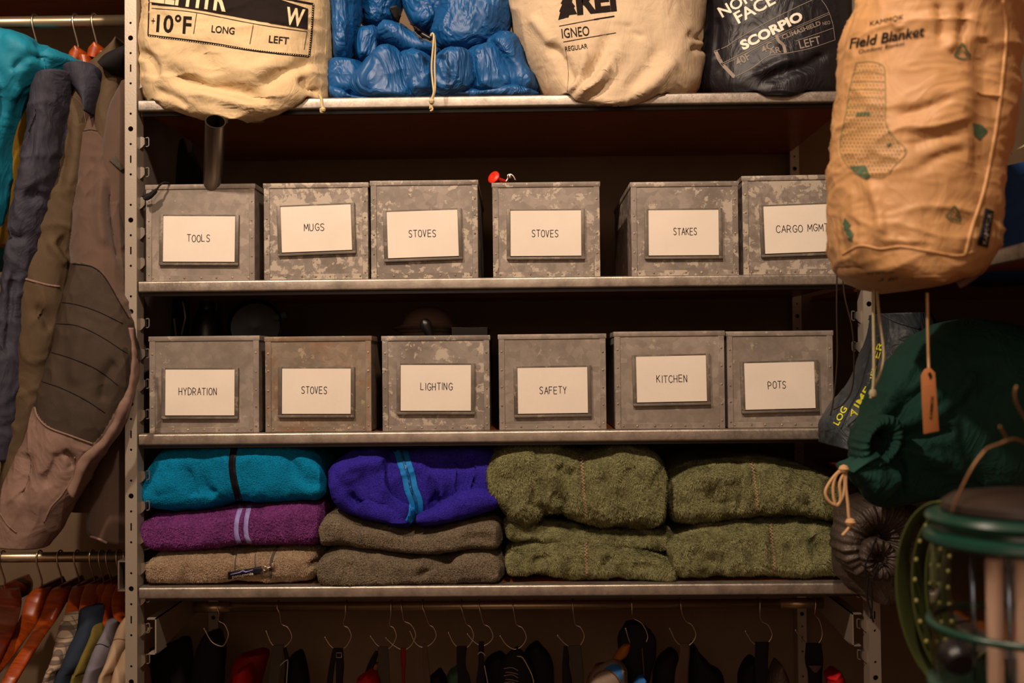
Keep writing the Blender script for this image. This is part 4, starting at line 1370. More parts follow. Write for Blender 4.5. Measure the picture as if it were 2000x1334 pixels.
t = thing('stuff_sack', 'beige cotton stuff sack with black printed logo, right of the blue sleeping bag', 'sack', tuple(P(1190, 100, 0.1))[:2] + (TZ,))
sack2 = loft('cloth', [(980, -130), (988, -60), (994, 0), (1006, 50), (1026, 100), (1050, 145), (1068, 180), (1098, 206), (1155, 221)],
             [(1388, -130), (1386, -60), (1384, 0), (1380, 50), (1382, 85), (1378, 125), (1366, 166), (1330, 195), (1270, 215), (1215, 223)],
             M['beige'], t, Yp=0.045, Yc=0.10, T=0.125, n=150, m=150, p=2.6, seed=22, floor=(TZ, -0.004),
             disp=[(0.010, (7, 7, 7), 'n', 0.8), (0.008, (16, 12, 12), 'r', 1.4), (0.002, (45, 45, 60), 'c', 0.6)], folds=[([(1208, 58), (1203, 95), (1190, 130), (1165, 160), (1125, 190)], 8, 0.016), ([(1192, 55), (1184, 90), (1165, 125), (1132, 160)], 10, -0.013), ([(1143, 88), (1140, 125), (1128, 160), (1108, 182)], 6, 0.011), ([(1218, 100), (1205, 140), (1175, 172), (1140, 192)], 9, -0.009), ([(1065, 85), (1090, 105), (1110, 140), (1118, 170)], 11, -0.012), ([(1222, 42), (1232, 60), (1255, 76)], 7, -0.009), ([(1345, 60), (1362, 72), (1380, 70)], 8, -0.01), ([(1350, 100), (1365, 94), (1382, 98)], 7, -0.009), ([(1220, 180), (1262, 135), (1290, 85)], 13, -0.008), ([(1240, 190), (1290, 150), (1320, 110)], 13, 0.008), ([(1035, 30), (1060, 60), (1080, 90)], 10, 0.007)])
decal('printed_logo', [poly2([(1090, 39), (1094, 24), (1092, 22), (1098, 8), (1095, 7), (1102, -8), (1108, -22), (1113, -8), (1118, 0), (1117, 4), (1123, 12), (1121, 15), (1127, 27), (1112, 29), (1110, 34), (1104, 35)]),
                       text2('REI', 1122, -22, 78, 52, 6, 0.05)], [sack2], M['print'], t, 0.0008, 6)
decal('printed_rules', [rib2([(1092, 51), (1160, 38), (1200, 31)], 1.3, 20), rib2([(1160, 38), (1200, 31.5)], 2.6, 10), rib2([(1100, 82), (1150, 73), (1203, 64)], 1.3, 20)], [sack2], M['print'], t, 0.0008)
lettering('printed_lettering', [text2('IGNEO', 1096, 56, 54, 19, 6, 0.005), text2('REGULAR', 1103, 91, 44, 9.5, 8, 0.005)], [sack2], M['print'], t, 0.0009, 6)
cord_on('side_seam', [(1105, 95), (1110, 140), (1108, 180)], sack2, 0.0005, M['webbing_brown'], t, off=-0.0001)

t = thing('stuff_sack', 'black nylon stuff sack with tilted white lettering on the top shelf', 'sack', tuple(P(1530, 100, 0.1))[:2] + (TZ,))
sack3 = loft('cloth', [(1376, -130), (1384, -60), (1388, 0), (1388, 50), (1383, 100), (1378, 155), (1400, 186), (1450, 202)],
             [(1672, -130), (1676, -60), (1672, 0), (1668, 50), (1662, 100), (1655, 152), (1636, 188), (1560, 205)],
             M['black_nylon'], t, Yp=0.05, Yc=0.105, T=0.115, n=130, m=130, p=2.6, seed=24, floor=(TZ, -0.004),
             disp=[(0.009, (8, 8, 8), 'n', 0.8), (0.006, (18, 14, 14), 'r', 1.2)], folds=[([(1480, 165), (1530, 140), (1580, 125), (1625, 95)], 10, -0.01), ([(1470, 150), (1520, 125), (1560, 112)], 9, 0.008), ([(1400, 30), (1396, 80), (1398, 130)], 8, -0.008), ([(1530, 100), (1545, 70), (1560, 50)], 7, -0.005)])
lettering('printed_lettering', [text2('SCORPIO', 1443, 81, 133, 20, 27, 0.045), text2('FACE', 1431, 26, 84, 24, 29, 0.02), text2('NORTH', 1400, 16, 112, 22, 30, 0.02)], [sack3], M['print_white'], t, 0.0009, 6)
lettering('small_lettering', [text2('CLIMASHIELD', 1526, 69, 80, 9, 21, 0.02), text2('NEO', 1606, 43, 15, 7, 12, 0.01), text2('LEFT', 1559, 80, 43, 16, 14, 0.01), text2('40F', 1434, 117, 30, 15, 30, 0.01), text2('4C', 1484, 93, 25, 14, 30, 0.01), text2('AR', 1500, 96, 24, 12, 14, 0.01)], [sack3], M['print_grey'], t, 0.0009, 6)
fr = [rib2(q, 1.1, 24) for q in ([(1395, 100), (1420, 90), (1440, 76), (1500, 42), (1560, 12), (1600, -6)], [(1600, -6), (1615, 15), (1626, 45), (1631, 78)], [(1410, 124), (1450, 104), (1500, 78), (1560, 50), (1620, 24)],
                                 [(1411, 127), (1452, 107), (1502, 81), (1561, 53), (1621, 27)], [(1554, 80), (1590, 68), (1627, 55)], [(1395, 100), (1405, 122), (1432, 152)], [(1432, 152), (1470, 132), (1500, 110), (1535, 104), (1580, 95), (1631, 78)])]
decal('printed_frame', fr + [rib2([(1398, 101), (1409, 123)], 7, 8), rib2([(1413, 128), (1434, 150)], 7, 8), rib2([(1516, 68), (1521, 80), (1530, 88), (1534, 103)], 6, 12)], [sack3], M['print_grey'], t, 0.0008)

# blue sleeping bag: quilted baffles
t = thing('sleeping_bag', 'bright blue puffy sleeping bag between the two cotton sacks', 'sleeping bag', tuple(P(840, 100, 0.1))[:2] + (TZ,))
BD = [(0.012, (12, 12, 12), 'n', 1.2), (0.008, (24, 20, 13), 'r', 1.8), (0.0016, (48, 40, 18), 'r', 2.2)]
baf = [
    ([(636, -60), (640, 0), (648, 60), (655, 115)], [(700, -60), (694, 0), (690, 60), (664, 118)], 0.06, 0.055),
    ([(690, -80), (690, -20), (700, 30), (725, 52)], [(790, -80), (785, -20), (775, 25), (745, 52)], 0.12, 0.055),
    ([(700, 50), (688, 80), (690, 105), (700, 122)], [(742, 48), (745, 75), (740, 100), (725, 120)], 0.09, 0.05),
    ([(745, 40), (732, 55), (740, 75), (790, 100), (830, 108)], [(770, 30), (800, 55), (830, 75), (858, 92), (862, 106)], 0.055, 0.05),
    ([(780, -60), (785, 0), (800, 40), (830, 60)], [(880, -60), (880, 0), (870, 30), (850, 58)], 0.12, 0.05),
    ([(870, -70), (850, 20), (838, 55), (850, 80), (870, 96)], [(1010, -70), (1000, 0), (990, 40), (970, 75), (930, 98)], 0.06, 0.07),
    ([(740, 80), (712, 110), (690, 140), (680, 165), (700, 188), (740, 196)], [(760, 82), (782, 105), (800, 130), (815, 160), (810, 185), (780, 197)], 0.02, 0.055),
    ([(770, 95), (775, 120), (780, 150), (790, 178), (800, 194)], [(838, 100), (855, 125), (862, 155), (858, 178), (845, 196)], 0.03, 0.055),
    ([(858, 98), (842, 125), (838, 150), (842, 175), (855, 190)], [(905, 90), (925, 115), (935, 145), (925, 172), (905, 189)], 0.03, 0.06),
    ([(895, 95), (905, 125), (915, 155), (920, 175), (930, 186)], [(960, 70), (985, 100), (1000, 140), (1000, 165), (990, 184)], 0.045, 0.06),
    ([(940, 66), (955, 100), (975, 135), (985, 165), (1000, 184)], [(1000, 45), (1018, 85), (1035, 125), (1050, 155), (1064, 181)], 0.05, 0.06),
    ([(640, 110), (637, 140), (638, 165), (650, 188)], [(690, 108), (712, 130), (715, 160), (705, 188)], 0.055, 0.05),
    ([(636, 150), (660, 178), (720, 192), (800, 197)], [(640, 186), (670, 194), (730, 199), (800, 200)], 0.035, 0.03),
    ([(800, 178), (880, 178), (960, 172), (1040, 168)], [(800, 200), (880, 196), (960, 190), (1062, 184)], 0.045, 0.03),
]
bobs = []
for i, (A, B, y, T) in enumerate(baf):
    bobs.append(loft('baffle', A, B, M['blue_nylon'], t, Yp=y, Yc=y + T * 0.6, T=T, n=84, m=84, p=2.2, disp=BD, seed=30 + i * 3, floor=(TZ, -0.003), capr=0.25))
loft('inner_lining', [(860, -40), (872, 0), (880, 22)], [(960, -40), (920, 5), (885, 24)], M['tan_nylon'], t, Yp=0.05, Yc=0.1, T=0.05, n=30, m=40, disp=BD, seed=77)
st = decal('zip_tape', [rib2([(768, 12), (775, 32), (795, 48), (815, 62), (830, 76)], 13)], bobs, M['webbing_grey'], t, 0.004, thick=0.002)
tube_px('cord_lock', [(824, 66), (842, 76)], [-0.03, -0.035], 0.004, M['black_plastic'], t, 10, 12)
cc1 = tube_px('drawcord', [(841, 72), (843, 66), (847, 67), (846, 90), (843, 130), (845, 160), (847, 180), (843, 194), (841, 204), (840, 213)], [-0.035, -0.038, -0.034, -0.03, -0.03, -0.028], 0.0017, M['cord_cream'], t, 60)
tube_px('drawcord', [(848, 70), (850, 90), (849, 130), (850, 160), (849, 180), (845, 194), (843, 206), (845, 214), (840, 217)], [-0.036, -0.033, -0.03, -0.028, -0.028], 0.0017, M['cord_cream'], t, 60)
lathe('cord_knot', [(0.0001, -.005), (.0035, -.0035), (.005, 0), (.0036, .0035), (.0001, .005)], P(843, 198, -0.03), M['cord_cream'], t, 12)

# ------------------------------------------------------------------ tan sack hanging at right, near the camera
TY = -0.50
t = thing('hanging_sack', 'large tan nylon sack with printed sock, hanging close at the right', 'sack', P(1810, 0, TY))
tan = loft('cloth', [(1720, -90), (1708, -40), (1690, 10), (1668, 60), (1662, 150), (1652, 230), (1644, 310), (1641, 380), (1643, 440), (1650, 495), (1670, 530), (1712, 550)],
           [(1960, -90), (1985, -40), (1998, 10), (2002, 60), (1996, 150), (1986, 230), (1970, 310), (1958, 360), (1952, 430), (1940, 486), (1914, 526), (1850, 554)],
           M['tan_nylon'], t, Yp=TY, Yc=TY + 0.03, T=0.105, n=190, m=180, p=2.15, seed=41,
           disp=[(0.008, (6, 6, 6), 'n', 0.8), (0.008, (9, 9, 22), 'r', 1.6), (0.0025, (26, 26, 60), 'r', 1.2), (0.009, (48, 48, 5), 'r', .5, lambda V: np.exp(-((V[:, 2] - P(1800, 470, TY).z) / 0.022) ** 2)), (0.012, (34, 34, 5), 'r', .5, lambda V: np.clip((V[:, 2] - P(1800, 60, TY).z) / 0.03, 0, 1))], folds=[([(1700, 350), (1718, 410), (1726, 470)], 12, 0.007), ([(1745, 225), (1800, 212), (1870, 185)], 9, -0.0045), ([(1770, 250), (1830, 245), (1900, 225)], 8, 0.005), ([(1770, 285), (1830, 268), (1890, 262)], 9, -0.004), ([(1790, 330), (1850, 300), (1900, 290)], 11, -0.004), ([(1830, 0), (1840, 40), (1835, 80)], 8, -0.006), ([(1880, 0), (1885, 40), (1870, 90)], 9, -0.007), ([(1845, 100), (1865, 80), (1870, 60)], 10, 0.005), ([(1915, 60), (1925, 200), (1915, 380)], 22, -0.008), ([(1740, 30), (1760, 60)], 8, 0.005)])
loft('base_panel', [(1652, 502), (1668, 534), (1712, 552), (1790, 559)], [(1936, 492), (1914, 528), (1860, 552), (1800, 560)], M['tan_nylon'], t, Yp=TY, Yc=TY + 0.03, T=0.10, n=40, m=120, seed=42,
     disp=[(0.002, (60, 60, 20), 'r', .5)])
cord_on('base_seam', [(1646, 497), (1680, 480), (1720, 486), (1760, 482), (1820, 492), (1870, 500), (1900, 492)], tan, 0.0016, M['tan_nylon'], t, 80)
cord_on('side_seam', [(1958, 0), (1965, 60), (1960, 130), (1950, 220), (1936, 300), (1922, 370), (1900, 440), (1884, 500)], tan, 0.0022, M['tan_nylon'], t, 80)
sock = [(1672, 122), (1700, 120), (1724, 128), (1728, 150), (1729, 200), (1730, 240), (1748, 270), (1770, 294), (1752, 318), (1722, 346), (1690, 340), (1660, 328), (1642, 300), (1642, 268), (1652, 220), (1660, 170)]
decal('sock_outline', [rib2(sock + [sock[0]], 1.6, 120)], [tan], M['print_olive'], t, 0.0012)
from mathutils.geometry import intersect_point_quad_2d


def inpoly(x, y, poly):
    c = False
    for i in range(len(poly)):
        x1, y1 = poly[i]; x2, y2 = poly[i - 1]
        if (y1 > y) != (y2 > y) and x < (x2 - x1) * (y - y1) / (y2 - y1) + x1: c = not c
    return c


dt = []
for j in range(30):
    for i in range(20):
        y = 128 + j * 7.5
        x = 1640 + i * 7 + (3.5 if j % 2 else 0)
        if inpoly(x, y, sock) and inpoly(x + 3, y, sock):
            r = 1.4 if y < 200 else 2.0
            dt.append(([(x - r, y), (x, y - r * 1.2), (x + r, y), (x, y + r * 1.2)], [(0, 1, 2, 3)]))
decal('sock_pattern', dt, [tan], M['print_olive'], t, 0.0014, 60)
decal('sock_bands', [rib2([(1668, 142), (1700, 139), (1728, 146)], 1.0, 10)] + [rib2([(1662 - k * 2.5, 160 + k * 16), (1695, 158 + k * 16), (1729, 160 + k * 16)], 0.9, 10) for k in range(5)], [tan], M['print_olive'], t, 0.0014)
lettering('print_mark', [poly2([(1660, 326), (1690, 322), (1700, 344), (1692, 350), (1672, 340)]), poly2([(1672, 220), (1699, 219), (1699, 225), (1672, 226)]), poly2([(1731, 284), (1740, 277), (1742, 281), (1733, 288)]),
                      # tree, tent and leaf motifs
                      poly2([(1650, 425), (1662, 440), (1658, 445), (1666, 455), (1664, 472), (1657, 470), (1650, 450), (1643, 446), (1646, 436)]),
                      poly2([(1900, 240), (1918, 244), (1930, 256), (1914, 274), (1902, 262)]),
                      rib2([(1864, 108), (1872, 96), (1880, 85), (1888, 98), (1895, 110), (1880, 115), (1864, 108)], 3, 30), rib2([(1870, 108), (1880, 98), (1890, 110)], 2, 12),
                      rib2([(1848, 424), (1858, 412), (1864, 402), (1872, 414), (1876, 432), (1862, 428), (1848, 424)], 3, 30), rib2([(1856, 424), (1864, 414), (1872, 428)], 2, 12)], [tan], M['print_green'], t, 0.0014)
lettering('printed_lettering', [text2('KAMMOK', 1697, 42, 68, 9, 12, 0, 0.2), text2('Field Blanket', 1655, 76, 152, 20, 10, 0.02, 0.35), text2('Outdoor Blanket', 1676, 97, 92, 8, 11, 0, 0.3)], [tan], M['print'], t, 0.0013, 6)
lettering('base_lettering', [text2('KAMMOK', 1682, 533, 68, 5, 3), text2('Field Blanket', 1672, 546, 142, 11, 2, 0.02, 0.3)], [tan], M['print_green'], t, 0.004, 6)
lb_ = decal('side_tag', [poly2([(1926, 406), (1942, 412), (1930, 484), (1911, 478)])], [tan], M['black_tape'], t, 0.004, thick=0.0015)
lettering('tag_lettering', [text2('KAMMOK', 1919, 476, 62, 8, 80)], [tan], M['print_grey'], lb_, 0.0055, 6)
tube_px('webbing_loop', [(1925, 470), (1910, 525), (1888, 545), (1870, 556)], [TY - 0.03, TY - 0.04, TY - 0.03], 0.006, M['webbing_brown'], t, 30)
# cords below it
t = thing('braided_cord', 'cream braided rope loop hanging below the tan sack', 'cord', P(1710, 560, -0.42))
tube_px('rope', [(1705, 548), (1706, 620), (1707, 700), (1706, 750), (1703, 768)], -0.42, 0.0021, M['cord_white'], t, 60)
tube_px('rope', [(1711, 548), (1717, 620), (1726, 690), (1718, 730), (1708, 752), (1704, 768)], -0.415, 0.0021, M['cord_white'], t, 60)
lathe('knot', [(0.0001, -.006), (.004, -.004), (.0055, 0), (.004, .004), (.0001, .006)], P(1705, 768, -0.42), M['cord_white'], t, 12)
tube_px('frayed_end', [(1704, 770), (1700, 778)], -0.42, 0.0018, M['cord_white'], t, 6)
t = thing('leather_tag', 'brown leather tag on a thin cord in front of the dark green bag', 'tag', P(1815, 720, -0.52))
tube_px('cord', [(1811, 572), (1812, 640), (1814, 722)], -0.52, 0.0017, M['cord_tan'], t, 30)
pts = [(1800, 733), (1807, 721), (1817, 718), (1827, 728), (1831, 790), (1835, 842), (1805, 848), (1802, 790)]
V = [tuple(P(x, y, -0.522)) for x, y in pts] + [tuple(P(x, y, -0.522) + Vector((0, 0.003, 0))) for x, y in pts]
n_ = len(pts)
tg = mk('tag', V, [tuple(range(n_)), tuple(range(n_, 2 * n_))] + [(i, (i + 1) % n_, n_ + (i + 1) % n_, n_ + i) for i in range(n_)], M['leather'], t, smooth=False)
bevel(tg, 0.0007, 2)
decal('stamped_marks', [text2('KAMMOK', 1815, 818, 46, 6, 86, 0.02), poly2([(1812, 730), (1817, 726), (1821, 734), (1817, 742)])], [tg], M['print'], t, 0.0008, 8)
for lbl, pp, yy in (('thin dark cord hanging beside the POTS bin', [(1635, 518), (1634, 600), (1635, 700), (1628, 780), (1622, 812)], -0.02), ('thin dark cord curving down to the black bag with yellow letters', [(1645, 530), (1650, 580), (1664, 640), (1668, 700), (1664, 760), (1645, 790), (1628, 800)], -0.03)):
    o = tube_px('cord', pp, yy - 0.15, 0.0012, M['cord_dark'], None, 50)
    tag(o, lbl, 'cord')

# ------------------------------------------------------------------ bags on the right unit
t = thing('dry_bag', 'slate dark bag with yellow lettering, behind the green cotton bag', 'bag', P(1740, 860, -0.12))
dk = loft('cloth', [(1722, 612), (1720, 640), (1700, 700), (1672, 760), (1640, 792), (1620, 830), (1625, 870)], [(1830, 612), (1850, 660), (1830, 740), (1800, 800), (1760, 840), (1710, 880), (1668, 882)],
          M['ink_nylon'], t, Yp=-0.14, Yc=-0.10, T=0.07, n=110, m=110, seed=51, disp=[(0.008, (9, 9, 9), 'n', .8), (0.006, (20, 16, 20), 'r', 1.2)])
lettering('yellow_lettering', [text2('LOG', 1627, 826, 38, 12, 62, 0.01), text2('A', 1657, 801, 14, 13, 18, 0.01), text2('L', 1668, 806, 10, 11, 50, 0.01), text2('IME', 1667, 791, 44, 14, 58, 0.015), text2('SHEL', 1694, 760, 48, 9, 78, 0.01), text2('ER', 1706, 698, 34, 11, 74, 0.015)],
      [dk], M['print_yellow'], t, 0.0015, 6)
cord_on('edge_piping', [(1722, 614), (1750, 628), (1795, 642)], dk, 0.002, M['ink_nylon'], t)

GY = -0.30
t = thing('drawstring_bag', 'large dark green cotton bag with drawstring mouth, at right', 'bag', P(1850, 985, GY))
gb = loft('cloth', [(1690, 862), (1700, 830), (1722, 780), (1745, 725), (1780, 680), (1830, 640), (1880, 622), (1950, 618), (2060, 640), (2200, 700)],
          [(1692, 888), (1705, 935), (1722, 975), (1745, 990), (1790, 985), (1850, 980), (1910, 985), (1980, 990), (2080, 985), (2200, 950)],
          M['green_cotton'], t, Yp=GY, Yc=GY + 0.05, T=[0.03, 0.06, 0.085, 0.1, 0.11, 0.11, 0.11, 0.1], n=150, m=150, p=2.2, seed=53,
          disp=[(0.010, (8, 8, 8), 'n', .8), (0.009, (9, 12, 24), 'r', 1.3)], folds=[([(1740, 845), (1790, 822), (1860, 790), (1920, 700)], 11, 0.01), ([(1740, 860), (1800, 852), (1880, 840)], 9, -0.011), ([(1742, 875), (1800, 885), (1860, 910)], 10, 0.01), ([(1722, 828), (1742, 785), (1775, 735), (1810, 690)], 8, 0.01), ([(1732, 835), (1770, 785), (1830, 740)], 9, -0.012), ([(1745, 850), (1800, 800), (1850, 760)], 9, 0.008), ([(1752, 895), (1762, 930), (1760, 975)], 10, -0.012), ([(1780, 920), (1850, 950), (1930, 945)], 20, -0.01), ([(1840, 800), (1900, 790), (1980, 720)], 24, -0.012)])


def gather(name, c, R, Y, mat, parent, folds=22, amp=0.12, sq=1.0, seed=0, hole=0.22, depth=0.02, rot=0, n=26, m=176, A0=0, A1=6.2832):
    """puckered disc of cloth drawn in round a mouth: rings from the hole outwards with radial pleats"""
    rnd = np.random.RandomState(seed)
    ph = rnd.uniform(0, 6.28, 4)
    V = []
    k = np.arange(m) / m * 6.28318
    cen = P(c[0], c[1], Y)
    sc = (P(c[0] + 1, c[1], Y) - cen).length
    for i in range(n):
        f = i / (n - 1)
        r = hole + (1 - hole) * f
        pl = np.sin(k * folds + ph[0] + 2.0 * f) * 0.5 + 0.5 * np.sin(k * folds * 0.61 + ph[1] + 1.4 * np.sin(k * 3 + ph[2]))
        fade = (1 - f) ** 0.7
        rr = R * r * (1 + 0.10 * np.sin(k * 2 + ph[3]) * f + 0.04 * pl * f)
        d = -depth * math.sin(f * math.pi * 0.75) - amp * R * sc * pl * (0.35 + 0.65 * fade) * 0.5
        if i == 0: d = d + depth * 1.2
        X = rr * np.cos(k) * sq
        Zz = rr * np.sin(k)
        cr, sr = math.cos(rot), math.sin(rot)
        X, Zz = X * cr - Zz * sr, X * sr + Zz * cr
        if i == n - 1: d = d + depth * 1.6
        V += list(zip(cen.x + X * sc, cen.y + d, cen.z + Zz * sc))
    Fc = [(i * m + j, i * m + (j + 1) % m, (i + 1) * m + (j + 1) % m, (i + 1) * m + j) for i in range(n - 1) for j in range(m)]
    # back closing
    b = len(V)
    V.append((cen.x, cen.y + depth * 2, cen.z))
    Fc += [((n - 1) * m + (j + 1) % m, (n - 1) * m + j, b) for j in range(m)]
    o = mk(name, V, Fc, mat, parent)
    return o


gather('gathered_mouth', (1712, 862), 52, GY - 0.035, M['green_cotton'], t, 24, 0.20, sq=0.72, seed=5, hole=0.36, depth=0.03, rot=-0.35)
lathe('mouth_shade_disc', [(0.0001, 0), (0.011, 0.0), (0.0112, 0.03)], P(1708, 864, GY - 0.03), M['dark'], t, 24, axis='y')  # near-black disc, the shade inside the mouth put in as colour
loft('mouth_flap', [(1655, 918), (1690, 893), (1712, 882)], [(1668, 925), (1700, 905), (1716, 896)], M['green_cotton'], t, Yp=GY - 0.06, Yc=GY - 0.05, T=0.02, n=30, m=30, seed=54, disp=[(0.002, (60, 60, 60), 'r')])
loft('lower_lobe', [(1664, 912), (1690, 895), (1720, 890), (1748, 905)], [(1668, 930), (1700, 965), (1735, 985), (1758, 960)], M['green_cotton'], t, Yp=GY - 0.05, Yc=GY - 0.02, T=0.045, n=50, m=50, seed=55, disp=[(0.006, (22, 22, 22), 'r', 1)])
CY = GY - 0.075
for q in ([(1655, 915), (1640, 920), (1622, 940), (1612, 962), (1620, 980), (1635, 986), (1646, 970), (1650, 948), (1648, 920)], [(1654, 918), (1636, 925), (1628, 945), (1628, 970), (1634, 988), (1642, 975), (1640, 945), (1650, 922)],
          [(1652, 918), (1652, 950), (1656, 985), (1658, 1010), (1662, 1022), (1655, 1035), (1645, 1046)]):
    tube_px('drawcord', q, CY, 0.0022, M['cord_tan'], t, 50)
for q in ((1648, 916), (1661, 1020)):
    lathe('cord_knot', [(0.0001, -.006), (.005, -.004), (.007, 0), (.005, .004), (.0001, .006)], P(q[0], q[1], CY), M['cord_tan'], t, 12)

t = thing('drawstring_sack', 'small taupe nylon sack cinched with black cord, under the green bag', 'sack', P(1720, 1165, -0.10))
tb = loft('cloth', [(1652, 1000), (1650, 1040), (1645, 1080), (1650, 1120), (1668, 1150), (1685, 1168)], [(1800, 960), (1830, 1010), (1840, 1070), (1830, 1120), (1800, 1165), (1760, 1185)],
          M['taupe_nylon'], t, Yp=-0.10, Yc=-0.05, T=0.07, n=80, m=90, seed=57, disp=[(0.006, (10, 10, 10), 'n', .8), (0.005, (26, 18, 22), 'r', 1.2)])
gather('gathered_mouth', (1712, 1052), 82, -0.125, M['taupe_nylon'], t, 30, 0.16, sq=0.9, seed=9, hole=0.12, depth=0.035)
gather('mouth_ruffle', (1716, 1090), 38, -0.165, M['taupe_nylon'], t, 16, 0.3, sq=1.0, seed=12, hole=0.2, depth=0.015)
for q in ([(1712, 1050), (1702, 1075), (1690, 1105), (1692, 1125), (1704, 1130), (1712, 1112), (1722, 1102), (1735, 1108)], [(1695, 1128), (1693, 1160), (1698, 1185), (1706, 1215)], [(1700, 1128), (1702, 1160), (1703, 1190), (1700, 1208)]):
    tube_px('drawcord', q, -0.19, 0.0015, M['webbing_black'], t, 40)

# upper right dark blue bag, and things in the corner
t = thing('blue_bag', 'dark blue bag on the right shelf behind the tan sack', 'bag', P(1980, 560, -0.25))
loft('cloth', [(1930, 330), (1925, 430), (1935, 530)], [(2080, 300), (2090, 430), (2080, 545)], M['blue_bag'], t, Yp=-0.25, Yc=-0.15, T=0.1, n=60, m=60, p=2.6, seed=60, disp=[(0.008, (12, 12, 12), 'n', 1), (.004, (30, 30, 30), 'r')])
tube_px('drawcord', [(1975, 300), (1985, 293), (2000, 285), (2020, 270)], -0.28, 0.0015, M['cord_white'], t, 20)

# ------------------------------------------------------------------ jackets on the upper rail
JD = [(0.012, (8, 8, 5), 'n', .8), (0.010, (15, 11, 9), 'r', 1.4), (0.003, (36, 30, 24), 'r', 1)]


def wire_hook(name, x, Yr, zr, rr, mat, parent, drop):
    """hanger hook round a rail: up and over, then straight down by drop"""
    pts = []
    R_ = rr + 0.003
    for k in range(15):
        a = math.radians(-30 + 210 * k / 14)
        pts.append((x, Yr + R_ * math.cos(a), zr + R_ * math.sin(a)))
    pts += [(x + .001, Yr - R_ * 0.9, zr - 0.012), (x + .004, Yr - R_ * 0.3, zr - R_ - 0.022), (x + 0.005, Yr, zr - R_ - 0.034), (x + 0.005, Yr, zr - drop)]
    return tube(name, catmull(pts, 50), 0.0017, mat, parent, 8)


def hook_x(px, py, Y): return P(px, py, Y).x


t = thing('hooded_jacket', 'bright turquoise jacket at top left, leftmost on the upper rail', 'jacket', P(20, 300, 0.05))
tj = loft('cloth', [(-90, 75), (-60, 120), (-60, 200), (-60, 300), (-70, 420), (-80, 520)], [(25, 60), (95, 84), (134, 108), (92, 150), (45, 190), (22, 240), (8, 320), (-8, 430)], M['teal_jacket'], t, Yp=0.02, Yc=0.10, T=0.14, n=120, m=110, seed=70, disp=JD, p=2.3, folds=[([(70, 75), (85, 100), (88, 135)], 8, -0.01), ([(0, 70), (40, 90), (60, 130)], 14, 0.01), ([(20, 140), (60, 110), (100, 120)], 10, -0.01), ([(-20, 120), (5, 180), (0, 260)], 14, -0.01), ([(40, 160), (20, 200), (10, 260)], 9, 0.008)])
cord_on('shoulder_seam', [(68, 72), (82, 100), (88, 130), (80, 160)], tj, 0.001, M['teal_jacket'], t)
t = thing('jacket', 'mustard yellow garment showing as a narrow strip beside the turquoise jacket', 'jacket', P(20, 400, 0.08))
loft('cloth', [(44, 180), (22, 230), (2, 310), (-15, 400), (-40, 480)], [(75, 185), (70, 240), (55, 320), (40, 420), (20, 480)], M['mustard'], t, Yp=0.06, Yc=0.16, T=0.12, n=60, m=60, seed=71, disp=JD[:1])
t = thing('jacket', 'slate navy jacket with turned collar, between mustard and olive-brown jackets', 'jacket', P(60, 900, 0.08))
nj = loft('body', [(50, 170), (44, 240), (32, 330), (14, 420), (0, 520), (-12, 700), (-14, 980)], [(150, 150), (160, 220), (150, 330), (120, 450), (90, 600), (90, 800), (80, 980)], M['slate'], t, Yp=0.04, Yc=0.19, T=0.16, n=110, m=100, seed=72, disp=JD, p=2.4)
loft('sleeve', [(62, 150), (48, 185), (46, 250), (38, 330), (18, 420), (2, 500), (-10, 600), (-18, 760), (-20, 900)], [(130, 135), (118, 190), (104, 270), (88, 350), (72, 430), (55, 520), (45, 620), (36, 760), (24, 900)], M['slate'], t, Yp=0.0, Yc=0.03, T=0.05, n=150, m=100, seed=73, folds=[([(48, 372), (65, 388), (82, 372)], 12, -0.009), ([(10, 455), (30, 465), (52, 462)], 8, -0.01), ([(66, 200), (62, 260), (50, 330)], 9, -0.009), ([(30, 520), (20, 600), (14, 700)], 9, -0.009)], disp=[(0.010, (10, 10, 8), 'n', 1), (0.011, (16, 13, 18), 'r', 1.5), (0.003, (40, 36, 40), 'r', 1)])
loft('collar', [(108, 125), (112, 140), (128, 158), (150, 190), (160, 215)], [(168, 115), (181, 128), (180, 155), (172, 185), (165, 215)], M['slate'], t, Yp=0.01, Yc=0.05, T=0.04, n=40, m=50, seed=74, disp=[(0.003, (20, 20, 20), 'r', 1)])
cord_on('shoulder_seam', [(52, 168), (70, 165), (85, 180), (92, 205)], nj, 0.0008, M['black_cloth'], t)
t = thing('jacket', 'olive-brown jacket with piped sleeve, third garment left of the post', 'jacket', P(110, 1000, 0.08))
loft('body', [(185, 120), (150, 220), (120, 400), (100, 600), (90, 800), (88, 1000)], [(262, 90), (262, 200), (262, 400), (250, 600), (240, 900), (240, 1000)], M['olive_brown'], t, Yp=0.05, Yc=0.2, T=0.16, n=80, m=80, seed=75, disp=JD)
YL = [0.10, 0.085, 0.07, 0.055, 0.04, 0.035, 0.035, 0.035]
